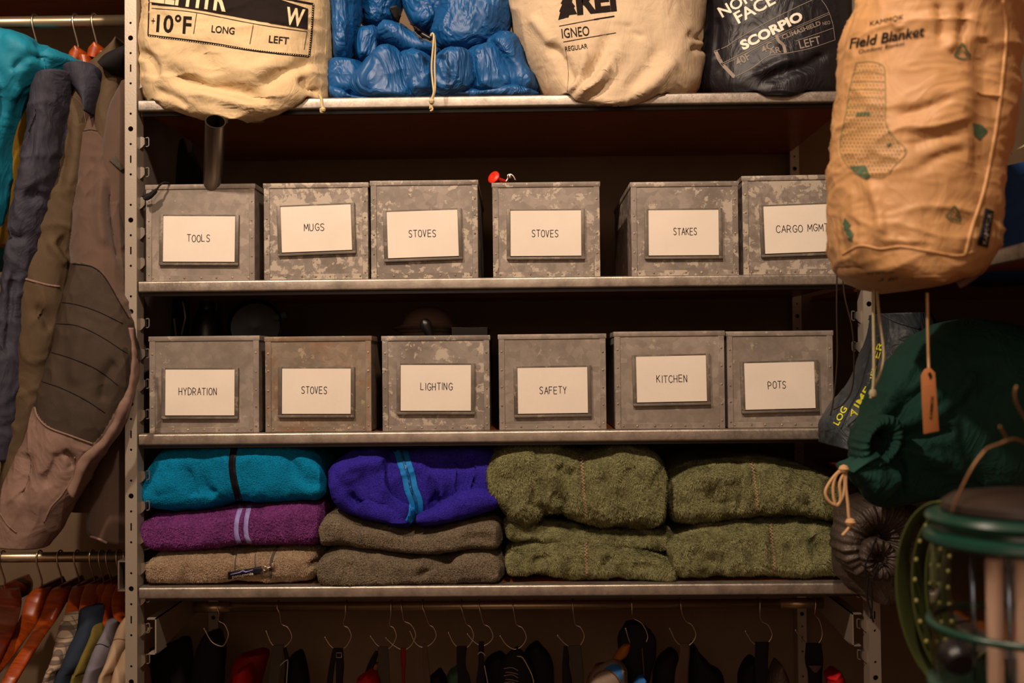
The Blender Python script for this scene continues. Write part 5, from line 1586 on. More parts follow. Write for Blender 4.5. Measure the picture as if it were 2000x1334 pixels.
ob = loft('sleeve', [(243, 84), (222, 100), (196, 122), (160, 150), (122, 174), (104, 188), (104, 215), (108, 250), (98, 310), (80, 380), (60, 450), (42, 515), (34, 560), (32, 650), (28, 760), (18, 880), (4, 990)],
          [(243, 88), (243, 130), (236, 170), (215, 215), (198, 270), (184, 330), (170, 400), (158, 470), (148, 530), (135, 580), (122, 660), (105, 760), (82, 880), (60, 990)],
          M['olive_brown'], t, Yp=YL, Yc=[y + .02 for y in YL], T=0.06, n=190, m=110, seed=76, p=2.4, disp=[(0.009, (9, 9, 8), 'n', .8), (0.010, (14, 11, 14), 'r', 1.3), (0.003, (40, 30, 22), 'r', 1)], folds=[([(112, 465), (125, 480), (142, 505)], 13, -0.012), ([(96, 470), (112, 490), (130, 520)], 10, 0.008), ([(130, 230), (120, 300), (110, 380)], 12, -0.008), ([(150, 220), (148, 300), (130, 380)], 12, 0.007), ([(60, 600), (90, 620), (100, 650)], 12, -0.01)])
cord_on('cuff_piping', [(34, 541), (60, 548), (90, 556), (116, 560)], ob, 0.0022, M['mauve'], t)
cord_on('shoulder_seam', [(106, 186), (125, 183), (148, 192), (162, 210), (168, 240)], ob, 0.0008, M['mauve_dk'], t)
loft('collar', [(190, 118), (205, 100), (243, 84)], [(215, 145), (235, 140), (262, 120)], M['black_cloth'], t, Yp=0.03, Yc=0.06, T=0.05, n=30, m=40, seed=78)
t = thing('softshell_jacket', 'brown softshell jacket with dark twill elbow panel and mauve cuff, nearest the post', 'jacket', P(180, 1070, 0.0))
bb = loft('body', [(215, 160), (175, 230), (150, 400), (142, 600), (138, 800), (134, 1036)], [(275, 150), (272, 260), (268, 500), (262, 700), (262, 900), (258, 1078)], M['brown'], t, Yp=0.03, Yc=0.20, T=0.17, n=110, m=100, seed=79, disp=[(0.006, (12, 8, 4), 'n'), (0.005, (24, 16, 5), 'r', .8)], p=2.5)
cord_on('hem_piping', [(134, 1040), (160, 1045), (190, 1052), (220, 1066), (246, 1074)], bb, 0.0024, M['mauve'], t)
YS = [0.10, 0.09, 0.07, 0.05, 0.025, 0.0, -0.02, -0.03, -0.035, -0.035, -0.035]
SD = [(0.009, (8, 8, 6), 'n', .8), (0.009, (15, 11, 10), 'r', 1.3), (0.003, (36, 30, 26), 'r', 1)]
bs = loft('sleeve', [(243, 138), (222, 150), (196, 168), (178, 190), (168, 222), (161, 260), (156, 320), (152, 400), (145, 480), (140, 530), (122, 600), (104, 680), (84, 750), (66, 800), (45, 860), (22, 920), (0, 985), (-24, 1060)],
          [(243, 140), (243, 170), (240, 220), (240, 300), (242, 380), (243, 450), (246, 540), (255, 610), (261, 690), (252, 760), (230, 825), (200, 880), (172, 930), (148, 975), (122, 1020), (85, 1070)],
          M['brown'], t, Yp=YS, Yc=[y + 0.01 for y in YS], T=[.035, .045, .05, .05, .05, .05, .045, .045, .045, .05, .045], n=300, m=170, seed=80, p=2.4, disp=SD, folds=[([(200, 340), (195, 420), (205, 490)], 10, 0.009), ([(216, 360), (225, 440), (240, 520)], 9, -0.009), ([(180, 300), (176, 400)], 11, -0.006), ([(78, 948), (92, 934), (108, 900), (104, 880)], 13, -0.009), ([(55, 880), (50, 930), (35, 980)], 10, -0.009), ([(120, 880), (138, 900), (142, 920)], 8, -0.01), ([(230, 700), (205, 740), (200, 790)], 12, -0.009), ([(170, 620), (150, 700), (150, 760)], 16, 0.007)])
bs, fore = split_px(bs, [(40, 780), (66, 795), (80, 820), (100, 837), (140, 854), (181, 867), (200, 848), (224, 805), (256, 752), (268, 700), (300, 770), (300, 1200), (-200, 1200), (-200, 780)], 'forearm_panel', M['mauve'], t)
bs, tw = split_px(bs, [(100, 514), (142, 514), (160, 515), (182, 522), (203, 540), (222, 568), (240, 600), (252, 618), (300, 640), (300, 900), (182, 900), (0, 900), (0, 700)], 'elbow_panel', M['twill'], t)
SB = [bs, tw, fore]
cord_on('panel_piping', [(68, 796), (74, 815), (95, 835), (140, 852), (181, 867)], SB, 0.0016, M['mauve'], t, off=0.001)
cord_on('panel_seam', [(142, 515), (180, 521), (205, 542), (232, 588), (252, 622)], SB, 0.0009, M['black_cloth'], t, off=0.001)
for q in ([(118, 590), (150, 595), (190, 608), (240, 632)], [(100, 688), (140, 700), (190, 722), (230, 752)], [(110, 632), (150, 636), (195, 656), (248, 690)], [(82, 745), (120, 758), (165, 780), (205, 806)]):
    cord_on('quilt_stitch', q, SB, 0.0006, M['black_cloth'], t, off=0.0008)
cord_on('cuff_seam', [(146, 893), (142, 930), (122, 965), (100, 990), (86, 1020)], SB, 0.0012, M['mauve'], t, off=0.0014)
cord_on('cuff_seam', [(0, 1002), (15, 1025), (32, 1040)], SB, 0.0010, M['mauve'], t, off=0.0014)
cord_on('shoulder_seam', [(163, 256), (180, 254), (205, 262), (225, 280), (240, 300)], SB, 0.0008, M['black_cloth'], t, off=0.0006)
loft('lining_edge', [(248, 640), (255, 690), (250, 745), (231, 790), (221, 815), (205, 845), (178, 872), (150, 900), (140, 930), (128, 955)], [(258, 640), (263, 700), (257, 765), (239, 815), (226, 838), (213, 860), (188, 890), (166, 914), (152, 950), (140, 975)], M['mauve'], t, Yp=-0.072, Yc=-0.066, T=0.006, n=110, m=20, seed=81, disp=[(0.003, (30, 30, 60), 'n')])
lw = decal('sleeve_tag', [poly2([(213, 312), (226, 304), (243, 330), (236, 334)])], SB + [bb], M['webbing_grey'], t, 0.003, thick=0.001)
# hangers of the jackets (wood heads)
for x, y, lbl in ((150, 97, 'orange-brown wooden hanger head behind the slate jacket'), (187, 90, 'orange-brown wooden hanger head nearer the post above the jackets')):
    t = thing('wooden_hanger', lbl, 'hanger', P(x + 5, y + 60, UR_Y))
    loft('arm', [(x - 17, y + 22), (x - 14, y + 6), (x, y - 2)], [(x + 14, y + 30), (x + 20, y + 10), (x + 10, y - 1)][::1], M['hang_wood'], t, Yp=UR_Y - 0.02, Yc=UR_Y, T=0.04, n=40, m=40, p=2.4, seed=3)
    loft('arm_end', [(x - 4, y + 8), (x + 2, y + 40), (x + 8, y + 70)], [(x + 20, y + 8), (x + 24, y + 36), (x + 12, y + 66)], M['hang_wood'], t, Yp=UR_Y - 0.05, Yc=UR_Y - 0.03, T=0.02, n=40, m=40, p=2.4, seed=4)
    xx = P(x - 2, 43, UR_Y).x
    wire_hook('hook', xx, UR_Y, UR_Z, 0.0115, M['wire'], t, 0.062)
t = thing('wire_hook', 'thin wire hook on the upper rail above the turquoise jacket', 'hook', P(70, 60, UR_Y))
wire_hook('wire', P(69, 43, UR_Y).x, UR_Y, UR_Z, 0.0115, M['wire'], t, 0.05)

# ------------------------------------------------------------------ shirts and hangers on the lower rail
LH = [
    (6, [(-30, 1160), (-20, 1150), (0, 1143)], None, True, 'dark wooden hanger at the far lower left'),
]


def lhanger(px, A, B, lbl, dark=False):
    t = thing('wooden_hanger', lbl, 'hanger', P(px, 1200, LR_Y - .05))
    ys = [LR_Y - 0.01, LR_Y - 0.05, 0.10, 0.05, 0.02]
    loft('arm', A, B, M['hang_wood_dk'] if dark else M['hang_wood'], t, Yp=ys, Yc=ys, T=[.02, .012, .010, .010], n=60, m=32, p=3.0, seed=px)
    hx = P(px + 3, 1142, LR_Y).x
    cx = (A[0][0] + B[0][0]) / 2
    loft('head', [(cx - 17, A[0][1] + 28), (cx - 16, A[0][1] + 8), (cx - 4, A[0][1] - 6)], [(cx + 17, A[0][1] + 28), (cx + 18, A[0][1] + 8), (cx + 4, A[0][1] - 6)], M['hang_wood_dk'], t, Yp=LR_Y, Yc=LR_Y + 0.04, T=0.05, n=30, m=30, p=2.4)
    wire_hook('hook', hx - 0.004, LR_Y, LR_Z, 0.010, M['wire'], t, P(px, 1088, LR_Y).z - P(px, A[0][1], LR_Y).z)


lhanger(6, [(-10, 1146), (-30, 1170), (-50, 1210), (-90, 1260)], [(34, 1150), (40, 1180), (30, 1225), (0, 1290)], 'dark wooden hanger at the far lower left, empty', True)
lhanger(78, [(68, 1150), (55, 1166), (44, 1200), (22, 1238), (-12, 1275), (-50, 1310)], [(96, 1150), (90, 1175), (72, 1215), (40, 1262), (5, 1308), (-30, 1350)], 'orange-brown wooden hanger, leftmost of the lit pair without clothes')
lhanger(118, [(106, 1148), (94, 1166), (82, 1200), (58, 1246), (24, 1295), (8, 1325), (-20, 1370)], [(136, 1148), (130, 1172), (108, 1212), (78, 1255), (48, 1305), (28, 1340), (10, 1380)], 'orange-brown wooden hanger with a notch, left of the plaid shirt')


def notch(): pass


def shirt(px, A, B, mat, lbl, hA, hB, Y=0.03, cat='shirt', hl=''):
    t = thing('hanging_shirt', lbl, cat, P(A[-1][0] + 10, 1330, 0.05))
    A2 = A + [(A[-1][0] - 45, 1480), (A[-1][0] - 55, 1640)]
    B2 = B + [(B[-1][0] - 25, 1480), (B[-1][0] - 20, 1640)]
    o = loft('cloth', A2, B2, mat, t, Yp=[0.10, 0.04, 0.02, 0.02, .02], Yc=[0.12, 0.10, 0.12, .16, .16], T=[0.03, 0.06, 0.10, 0.14, .14], n=90, m=60, p=2.3, seed=px, disp=[(0.004, (14, 10, 8), 'n'), (0.004, (30, 20, 8), 'r', 1)])
    h = thing('wooden_hanger', hl, 'hanger', P(px, 1180, LR_Y - .05))
    loft('arm', hA, hB, M['hang_wood'], h, Yp=[LR_Y - 0.01, 0.16, 0.11], Yc=[LR_Y - 0.01, 0.16, 0.11], T=[.02, .012], n=40, m=32, p=3.0, seed=px)
    cx = (hA[0][0] + hB[0][0]) / 2
    loft('head', [(cx - 13, hA[0][1] + 34), (cx - 12, hA[0][1] + 8), (cx - 3, hA[0][1] - 4)], [(cx + 17, hA[0][1] + 34), (cx + 18, hA[0][1] + 8), (cx + 6, hA[0][1] - 4)], M['hang_wood_dk'], h, Yp=LR_Y, Yc=LR_Y + 0.03, T=0.045, n=30, m=30, p=2.4)
    wire_hook('hook', P(px, 1088, LR_Y).x, LR_Y, LR_Z, 0.010, M['wire'], h, P(px, 1088, LR_Y).z - P(px, hA[0][1], LR_Y).z)
    return t, o


shirt(150, [(122, 1203), (106, 1230), (97, 1262), (86, 1300), (74, 1334)], [(152, 1200), (152, 1240), (132, 1275), (115, 1310), (98, 1334)], M['plaid'], 'plaid shirt hanging at lower left, first of the shirts', [(146, 1144), (138, 1164), (130, 1198), (126, 1212)], [(166, 1144), (160, 1170), (150, 1200), (148, 1212)], hl='wooden hanger holding the plaid shirt')
shirt(180, [(152, 1192), (142, 1235), (120, 1272), (104, 1310), (94, 1334)], [(188, 1190), (182, 1235), (160, 1290), (140, 1320), (134, 1334)], M['navy'], 'dark navy shirt hanging to the right of the plaid shirt', [(172, 1140), (162, 1164), (156, 1192), (155, 1202)], [(192, 1140), (190, 1164), (184, 1192), (183, 1202)], hl='wooden hanger holding the dark navy shirt')
shirt(198, [(172, 1216), (168, 1242), (152, 1284), (134, 1322), (128, 1334)], [(188, 1208), (192, 1238), (176, 1275), (156, 1318), (150, 1334)], M['olive'], 'olive shirt between the navy and the grey-blue shirts', [(196, 1140), (188, 1164), (184, 1196), (178, 1222)], [(214, 1140), (206, 1168), (200, 1196), (190, 1222)], hl='wooden hanger holding the olive shirt')
t, o = shirt(212, [(206, 1214), (198, 1235), (182, 1262), (166, 1296), (152, 1334)], [(226, 1214), (218, 1240), (210, 1266), (196, 1302), (182, 1334)], M['slate_lt'], 'grey-blue shirt hanging at lower left between olive and cream', [(212, 1140), (202, 1166), (200, 1200), (206, 1222)], [(230, 1140), (222, 1170), (216, 1200), (222, 1222)], hl='wooden hanger holding the grey-blue shirt')
cord_on('yoke_seam', [(180, 1264), (195, 1258), (212, 1264)], o, 0.0008, M['black_cloth'], t)
t, o = shirt(232, [(240, 1208), (226, 1226), (214, 1255), (200, 1290), (182, 1334)], [(262, 1206), (250, 1250), (232, 1285), (214, 1320), (206, 1334)], M['cream_shirt'], 'cream shirt hanging left of the post, behind a second cream one', [(232, 1140), (222, 1168), (224, 1200), (238, 1214)], [(250, 1140), (242, 1172), (240, 1200), (252, 1214)], hl='wooden hanger holding the cream shirt behind')
cord_on('yoke_seam', [(216, 1252), (230, 1248), (246, 1250)], o, 0.0008, M['mauve_dk'], t)
t, o = shirt(246, [(258, 1240), (236, 1266), (218, 1298), (206, 1334)], [(285, 1238), (272, 1270), (262, 1300), (250, 1334)], M['cream_shirt'], 'cream shirt hanging closest to the post at lower left', [(256, 1146), (246, 1172), (248, 1200), (262, 1244)], [(276, 1146), (268, 1172), (268, 1200), (276, 1244)], hl='wooden hanger closest to the post at lower left')

# ------------------------------------------------------------------ wire hooks and gear under the lowest shelf
HK = [  # neck x, bend (x, y), right bulge (x, y), bottom (x, y), tip (x, y), label
    (428, (427, 1212), (446, 1238), (432, 1262), (399, 1228), 'leftmost'),
    (544, (550, 1218), (570, 1244), (545, 1266), (520, 1233), 'grey webbing strap'),
    (677, (671, 1220), (686, 1243), (660, 1270), (635, 1245), 'black buckled strap'),
    (765, (761, 1220), (774, 1243), (752, 1268), (724, 1243), 'wide grey-black strap'),
    (785, (789, 1212), (812, 1240), (787, 1269), (754, 1246), 'red strap'),
    (826, (838, 1219), (852, 1242), (825, 1264), (801, 1233), 'brown strap'),
    (901, (911, 1218), (925, 1243), (903, 1267), (876, 1236), 'wide black strap'),
    (936, (945, 1218), (963, 1243), (940, 1261), (913, 1238), 'narrow black strap with pale cord'),
    (1002, (1009, 1219), (1028, 1245), (1005, 1268), (977, 1242), 'dark patterned sling'),
    (1118, (1124, 1219), (1141, 1243), (1122, 1266), (1089, 1241), 'grey strap over a dark one'),
    (1233, (1237, 1207), (1265, 1243), (1245, 1266), (1222, 1228), 'black shoe sack with orange lining'),
    (1328, (1340, 1213), (1359, 1240), (1338, 1262), (1308, 1228), 'tan-grey strap'),
    (1482, (1488, 1213), (1508, 1240), (1485, 1262), (1456, 1233), 'wide black strap at right'),
    (1590, (1594, 1203), (1606, 1238), (1590, 1262), (1554, 1231), 'dark strap beside the right bracket'),
]
HY = ROD_Y - 0.02
for i, (nx, b, r, bt, tip, what) in enumerate(HK):
    lab = ('S-shaped wire hook on the rail, leftmost of the row' if i == 0 else 'S-shaped wire hook holding the ' + what)
    t = thing('wire_hook', lab, 'hook', P(nx, 1184, ROD_Y), 'wire hooks under the lowest shelf')
    x0 = P(nx, 1184, ROD_Y).x
    R_ = rod_r + 0.0022
    pts = [(x0, ROD_Y + R_ * math.cos(math.radians(a)), ROD_Z + R_ * math.sin(math.radians(a))) for a in range(-40, 181, 20)]
    yy = ROD_Y - R_
    mid = [(nx + (b[0] - nx) * 0.35, 1198), b]
    q = [((r[0] + b[0]) / 2 + (r[0] - b[0]) * 0.12, (b[1] * 0.62 + r[1] * 0.38) - 2), r, ((r[0] * .62 + bt[0] * .38), r[1] + (bt[1] - r[1]) * 0.72), bt,
         ((bt[0] * .5 + tip[0] * .5) - 2, bt[1] - 9), tip]
    pts += [tuple(P(x, y, yy if k < 1 else ROD_Y - 0.004)) for k, (x, y) in enumerate(mid + q)]
    tube('wire', catmull(pts, 90), 0.00135, M['wire'], t, 8)
    lathe('ball_tip', [(0.0001, -.0024), (.0017, -.0017), (.0024, 0), (.0017, .0017), (.0001, .0024)], P(tip[0], tip[1], ROD_Y - 0.004), M['wire'], t, 10)


def strap(name, A, B, mat, label, Y=None, T=0.0018, cat='strap', extra=None, n=60):
    Y = ROD_Y - 0.006 if Y is None else Y
    t = thing(name, label, cat, P(np.mean([a[0] for a in A]), 1334, Y))
    o = loft('webbing', A, B, mat, t, Yp=Y, Yc=Y, T=T, n=n, m=16, p=3)
    return t, o


def lump(name, A, B, mat, label, cat, Y=0.2, T=0.05, seed=0, d=0.006):
    t = thing(name, label, cat, P(np.mean([a[0] for a in A]), 1400, Y))
    o = loft('body', A, B, mat, t, Yp=Y, Yc=Y, T=T, n=70, m=70, p=2.2, seed=seed, disp=[(d, (14, 14, 14), 'n', .8), (d * .7, (34, 30, 30), 'r', 1)])
    return t, o


t, o = strap('webbing_strap', [(533, 1261), (528, 1290), (524, 1334), (520, 1420)], [(555, 1259), (552, 1290), (545, 1334), (540, 1420)], M['webbing_grey'], 'grey webbing strap hanging on the second wire hook')
loft('second_loop', [(552, 1262), (556, 1290), (556, 1334), (556, 1400)], [(558, 1262), (566, 1290), (562, 1334), (562, 1400)], M['webbing_black'], t, Yp=ROD_Y, Yc=ROD_Y, T=.002, n=30, m=12)
tube_px('pull_cord', [(547, 1300), (556, 1292), (562, 1290), (560, 1330), (558, 1400)], ROD_Y - .012, 0.0008, M['cord_white'], t, 30)
t, o = strap('buckled_sling', [(650, 1266), (643, 1300), (638, 1334), (630, 1420)], [(660, 1266), (654, 1300), (650, 1334), (644, 1420)], M['webbing_black'], 'black strap with small square buckle on the third hook')
loft('second_loop', [(656, 1266), (656, 1300), (656, 1334), (656, 1420)], [(670, 1266), (672, 1300), (670, 1334), (668, 1420)], M['webbing_black'], t, Yp=ROD_Y - .01, Yc=ROD_Y - .01, T=.002, n=30, m=12)
q = [P(x, y, ROD_Y - .016) for x, y in ((657, 1275), (667, 1275), (667, 1284), (657, 1284))]
V, Fc = tubeV([tuple(a) for a in q], 0.0008, 6, True)
mk('buckle', V, Fc, M['wire'], t, smooth=False)
t, o = strap('webbing_strap', [(738, 1263), (738, 1295), (737, 1325), (736, 1420)], [(758, 1263), (760, 1295), (762, 1330), (764, 1420)], M['webbing_grey'], 'wide grey-black strap on the fourth hook beside the red one')
loft('second_loop', [(732, 1272), (722, 1290), (714, 1310), (700, 1350)], [(740, 1272), (734, 1295), (724, 1315), (714, 1350)], M['webbing_black'], t, Yp=ROD_Y + .01, Yc=ROD_Y + .01, T=.003, n=30, m=12)
lump('chalk_bag', [(718, 1310), (720, 1298), (735, 1294)], [(722, 1316), (736, 1316), (742, 1300)], M['orange_cloth'], 'small tan pouch with round eyelet behind the wide grey-black strap', 'pouch', Y=ROD_Y + .02, T=.01, seed=5, d=0.001)
t, o = strap('webbing_strap', [(782, 1266), (783, 1295), (785, 1320), (786, 1420)], [(793, 1266), (793, 1295), (791, 1320), (792, 1420)], M['webbing_red'], 'narrow red strap on a wire hook')
t, o = strap('webbing_strap', [(825, 1258), (826, 1300), (828, 1334), (828, 1420)], [(834, 1258), (838, 1300), (841, 1334), (843, 1420)], M['webbing_brown'], 'narrow brown strap right of the red strap')
t, o = strap('webbing_strap', [(892, 1262), (892, 1300), (894, 1334), (890, 1420)], [(912, 1262), (910, 1300), (920, 1334), (926, 1420)], M['webbing_black'], 'wide black strap on a hook left of the narrow black one')
t, o = strap('webbing_strap', [(935, 1253), (934, 1300), (930, 1334), (926, 1420)], [(945, 1253), (946, 1300), (948, 1334), (948, 1420)], M['webbing_black'], 'narrow black strap tied with pale cord')
tube_px('pale_tie', [(933, 1278), (938, 1274), (944, 1276), (947, 1281)], ROD_Y - .012, 0.0009, M['cord_white'], t, 14)
tube_px('pale_tie', [(946, 1300), (950, 1320), (955, 1345)], ROD_Y - .012, 0.0008, M['cord_white'], t, 14)
t, o = lump('climbing_harness', [(985, 1285), (978, 1300), (975, 1334), (970, 1420)], [(1012, 1263), (1030, 1290), (1042, 1334), (1050, 1420)], M['black_cloth'], 'black harness sling with pale patterned webbing', 'harness', Y=ROD_Y, T=.015, seed=8)
for k in range(5):
    decal('pattern_stitch', [rib2([(984 + (k % 2) * 3, 1306 + k * 7), (1000, 1304 + k * 7 + (k % 2) * 3), (1012, 1310 + k * 7)], 1.2, 8)], [o], M['print_grey'], t, 0.0008)
tube_px('pale_cord', [(1010, 1282), (1020, 1284), (1030, 1300), (1040, 1322), (1044, 1345)], ROD_Y - .02, 0.0009, M['cord_white'], t, 20)
t, o = strap('webbing_strap', [(1108, 1262), (1113, 1290), (1118, 1315), (1126, 1420)], [(1134, 1260), (1138, 1290), (1140, 1315), (1142, 1420)], M['webbing_grey'], 'grey strap hanging over a dark one, right of the harness')
loft('second_loop', [(1101, 1262), (1098, 1300), (1098, 1334), (1100, 1420)], [(1112, 1262), (1112, 1300), (1118, 1334), (1122, 1420)], M['webbing_black'], t, Yp=ROD_Y + .004, Yc=ROD_Y + .004, T=.002, n=30, m=12)
t, o = lump('shoe_sack', [(1222, 1216), (1209, 1240), (1208, 1262), (1214, 1290), (1225, 1310), (1230, 1360)], [(1252, 1216), (1274, 1238), (1280, 1262), (1276, 1290), (1268, 1320), (1260, 1380)], M['black_cloth'], 'black shoe sack with an orange lining showing at its side', 'sack', Y=ROD_Y + .012, T=.02, seed=11)
loft('orange_lining', [(1216, 1262), (1200, 1280), (1195, 1292)], [(1232, 1258), (1226, 1280), (1212, 1292)], M['orange_cloth'], t, Yp=ROD_Y - .015, Yc=ROD_Y - .01, T=.012, n=30, m=30, seed=3, disp=[(0.002, (60, 60, 60), 'n')])
tube_px('pull_cord', [(1254, 1266), (1256, 1290), (1258, 1320), (1258, 1350)], ROD_Y - .02, 0.0012, M['webbing_brown'], t, 20)
t = thing('climbing_shoe', 'blue and tan climbing shoe peeking up at the bottom edge', 'shoe', P(1190, 1380, 0.14))
so = loft('upper', [(1150, 1340), (1160, 1318), (1180, 1302), (1200, 1296), (1212, 1300)], [(1168, 1400), (1190, 1400), (1210, 1380), (1222, 1350), (1222, 1312)], M['mesh_cloth'], t, Yp=0.13, Yc=0.15, T=0.035, n=50, m=50, seed=12, disp=[(.002, (30, 30, 30), 'n')])
decal('blue_panel', [poly2([(1178, 1306), (1195, 1297), (1208, 1297), (1214, 1306), (1216, 1330), (1206, 1324), (1194, 1312)])], [so], M['blue_cloth'], t, 0.0015)
cord_on('edge_binding', [(1160, 1322), (1170, 1314), (1188, 1309), (1202, 1318), (1212, 1332), (1216, 1345)], so, 0.0022, M['webbing_brown'], t)
t, o = lump('climbing_shoe', [(1236, 1334), (1246, 1322), (1256, 1320)], [(1246, 1390), (1262, 1360), (1262, 1328)], M['blue_cloth'], 'second blue shoe tip at the bottom edge right of the tan one', 'shoe', Y=0.14, T=.02, seed=14, d=.002)
t, o = lump('stuff_pouch', [(1160, 1302), (1150, 1320), (1145, 1350)], [(1190, 1297), (1196, 1320), (1196, 1350)], M['orange_cloth'], 'orange cloth bundle behind the blue and tan shoe', 'pouch', Y=0.2, T=.02, seed=15)
t, o = strap('webbing_strap', [(1328, 1257), (1326, 1285), (1318, 1320), (1314, 1420)], [(1346, 1257), (1346, 1285), (1344, 1310), (1342, 1420)], M['webbing_brown'], 'tan-grey strap on a hook right of the shoe sack')
t, o = strap('webbing_strap', [(1475, 1254), (1474, 1300), (1476, 1334), (1476, 1420)], [(1502, 1254), (1500, 1300), (1504, 1334), (1508, 1420)], M['webbing_black'], 'wide black strap on the hook second from right')
t, o = strap('webbing_strap', [(1574, 1256), (1572, 1290), (1580, 1330), (1580, 1420)], [(1604, 1256), (1608, 1290), (1606, 1330), (1610, 1420)], M['black_cloth'], 'dark strap hanging beside the right rail bracket')
loft('strap_end', [(1578, 1300), (1588, 1312)], [(1606, 1300), (1596, 1314)], M['webbing_brown'], t, Yp=.16, Yc=.16, T=.003, n=12, m=12)
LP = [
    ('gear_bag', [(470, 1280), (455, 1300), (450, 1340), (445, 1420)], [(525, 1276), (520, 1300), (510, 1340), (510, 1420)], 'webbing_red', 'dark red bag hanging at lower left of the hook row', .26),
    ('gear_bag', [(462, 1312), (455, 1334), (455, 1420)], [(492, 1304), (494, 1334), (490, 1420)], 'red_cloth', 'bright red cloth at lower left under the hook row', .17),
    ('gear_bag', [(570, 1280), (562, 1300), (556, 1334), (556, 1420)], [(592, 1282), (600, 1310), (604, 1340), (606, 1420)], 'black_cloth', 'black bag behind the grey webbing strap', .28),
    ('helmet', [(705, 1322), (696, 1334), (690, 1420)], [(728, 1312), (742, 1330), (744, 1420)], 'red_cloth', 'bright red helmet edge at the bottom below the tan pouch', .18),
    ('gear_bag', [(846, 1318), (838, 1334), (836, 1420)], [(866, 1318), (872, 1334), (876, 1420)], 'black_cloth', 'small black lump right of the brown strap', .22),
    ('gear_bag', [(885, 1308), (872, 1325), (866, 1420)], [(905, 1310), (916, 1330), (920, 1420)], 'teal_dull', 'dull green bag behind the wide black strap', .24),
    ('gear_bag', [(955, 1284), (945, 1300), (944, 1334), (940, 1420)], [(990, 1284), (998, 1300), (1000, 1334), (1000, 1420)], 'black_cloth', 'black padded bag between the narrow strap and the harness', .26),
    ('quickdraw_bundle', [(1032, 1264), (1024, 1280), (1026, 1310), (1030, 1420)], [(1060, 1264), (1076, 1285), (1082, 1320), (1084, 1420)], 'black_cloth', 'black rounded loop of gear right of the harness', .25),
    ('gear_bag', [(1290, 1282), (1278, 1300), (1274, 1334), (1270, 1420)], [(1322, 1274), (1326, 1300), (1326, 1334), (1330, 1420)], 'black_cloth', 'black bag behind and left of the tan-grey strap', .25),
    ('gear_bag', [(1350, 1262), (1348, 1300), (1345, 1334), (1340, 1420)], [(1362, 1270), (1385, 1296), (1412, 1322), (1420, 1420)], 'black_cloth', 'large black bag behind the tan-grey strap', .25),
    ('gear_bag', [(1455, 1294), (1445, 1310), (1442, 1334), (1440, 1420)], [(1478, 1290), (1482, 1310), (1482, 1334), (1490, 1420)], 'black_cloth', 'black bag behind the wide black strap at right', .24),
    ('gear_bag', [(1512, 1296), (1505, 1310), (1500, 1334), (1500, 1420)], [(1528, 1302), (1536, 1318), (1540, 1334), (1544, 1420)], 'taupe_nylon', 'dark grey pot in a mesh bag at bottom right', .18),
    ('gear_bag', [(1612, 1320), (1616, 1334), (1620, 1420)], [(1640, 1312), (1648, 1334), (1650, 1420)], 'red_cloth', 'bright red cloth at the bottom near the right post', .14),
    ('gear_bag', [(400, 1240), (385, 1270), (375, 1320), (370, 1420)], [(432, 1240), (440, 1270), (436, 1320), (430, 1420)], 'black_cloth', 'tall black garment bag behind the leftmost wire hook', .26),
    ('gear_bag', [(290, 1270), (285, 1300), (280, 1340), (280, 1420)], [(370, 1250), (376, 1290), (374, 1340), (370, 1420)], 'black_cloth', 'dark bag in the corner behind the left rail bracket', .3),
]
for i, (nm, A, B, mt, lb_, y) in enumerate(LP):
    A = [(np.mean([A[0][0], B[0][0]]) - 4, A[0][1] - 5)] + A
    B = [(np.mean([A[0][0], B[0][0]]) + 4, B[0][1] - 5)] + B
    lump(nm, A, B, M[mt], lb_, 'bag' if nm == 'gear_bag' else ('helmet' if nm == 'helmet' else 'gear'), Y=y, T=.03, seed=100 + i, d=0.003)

# ------------------------------------------------------------------ things among the bins
t = thing('steel_pipe', 'bare steel pipe sticking up out of the TOOLS bin', 'pipe', P(414, 350, 0.10))
a_, b_ = P(421, 237, -0.085), P(413, 420, 0.085)
dr = (b_ - a_).normalized()
qt = Vector((0, 0, 1)).rotation_difference(-dr).to_matrix()
Lp = (b_ - a_).length
lathe('tube', [(0.0165, -Lp), (0.0168, -0.002), (0.0166, 0), (0.0148, 0), (0.0148, -Lp)], a_, M['pipe'], t, 40, tilt=qt)
t = thing('black_cord', 'black cord knotted over the left corner of the TOOLS bin', 'cord', P(295, 385, 0.0))
tube_px('cord', [(278, 384), (288, 380), (298, 376), (306, 370), (312, 362), (320, 357), (330, 358)], [-0.002, -0.004, -0.004, -0.004, 0.0, 0.012], 0.0018, M['webbing_black'], t, 40)
loft('knot', [(280, 388), (284, 380), (296, 374), (305, 368)], [(284, 392), (292, 390), (302, 382), (306, 376)], M['webbing_black'], t, Yp=-0.004, Yc=-0.004, T=0.005, n=24, m=20, disp=[(0.0012, (150, 150, 150), 'n')])
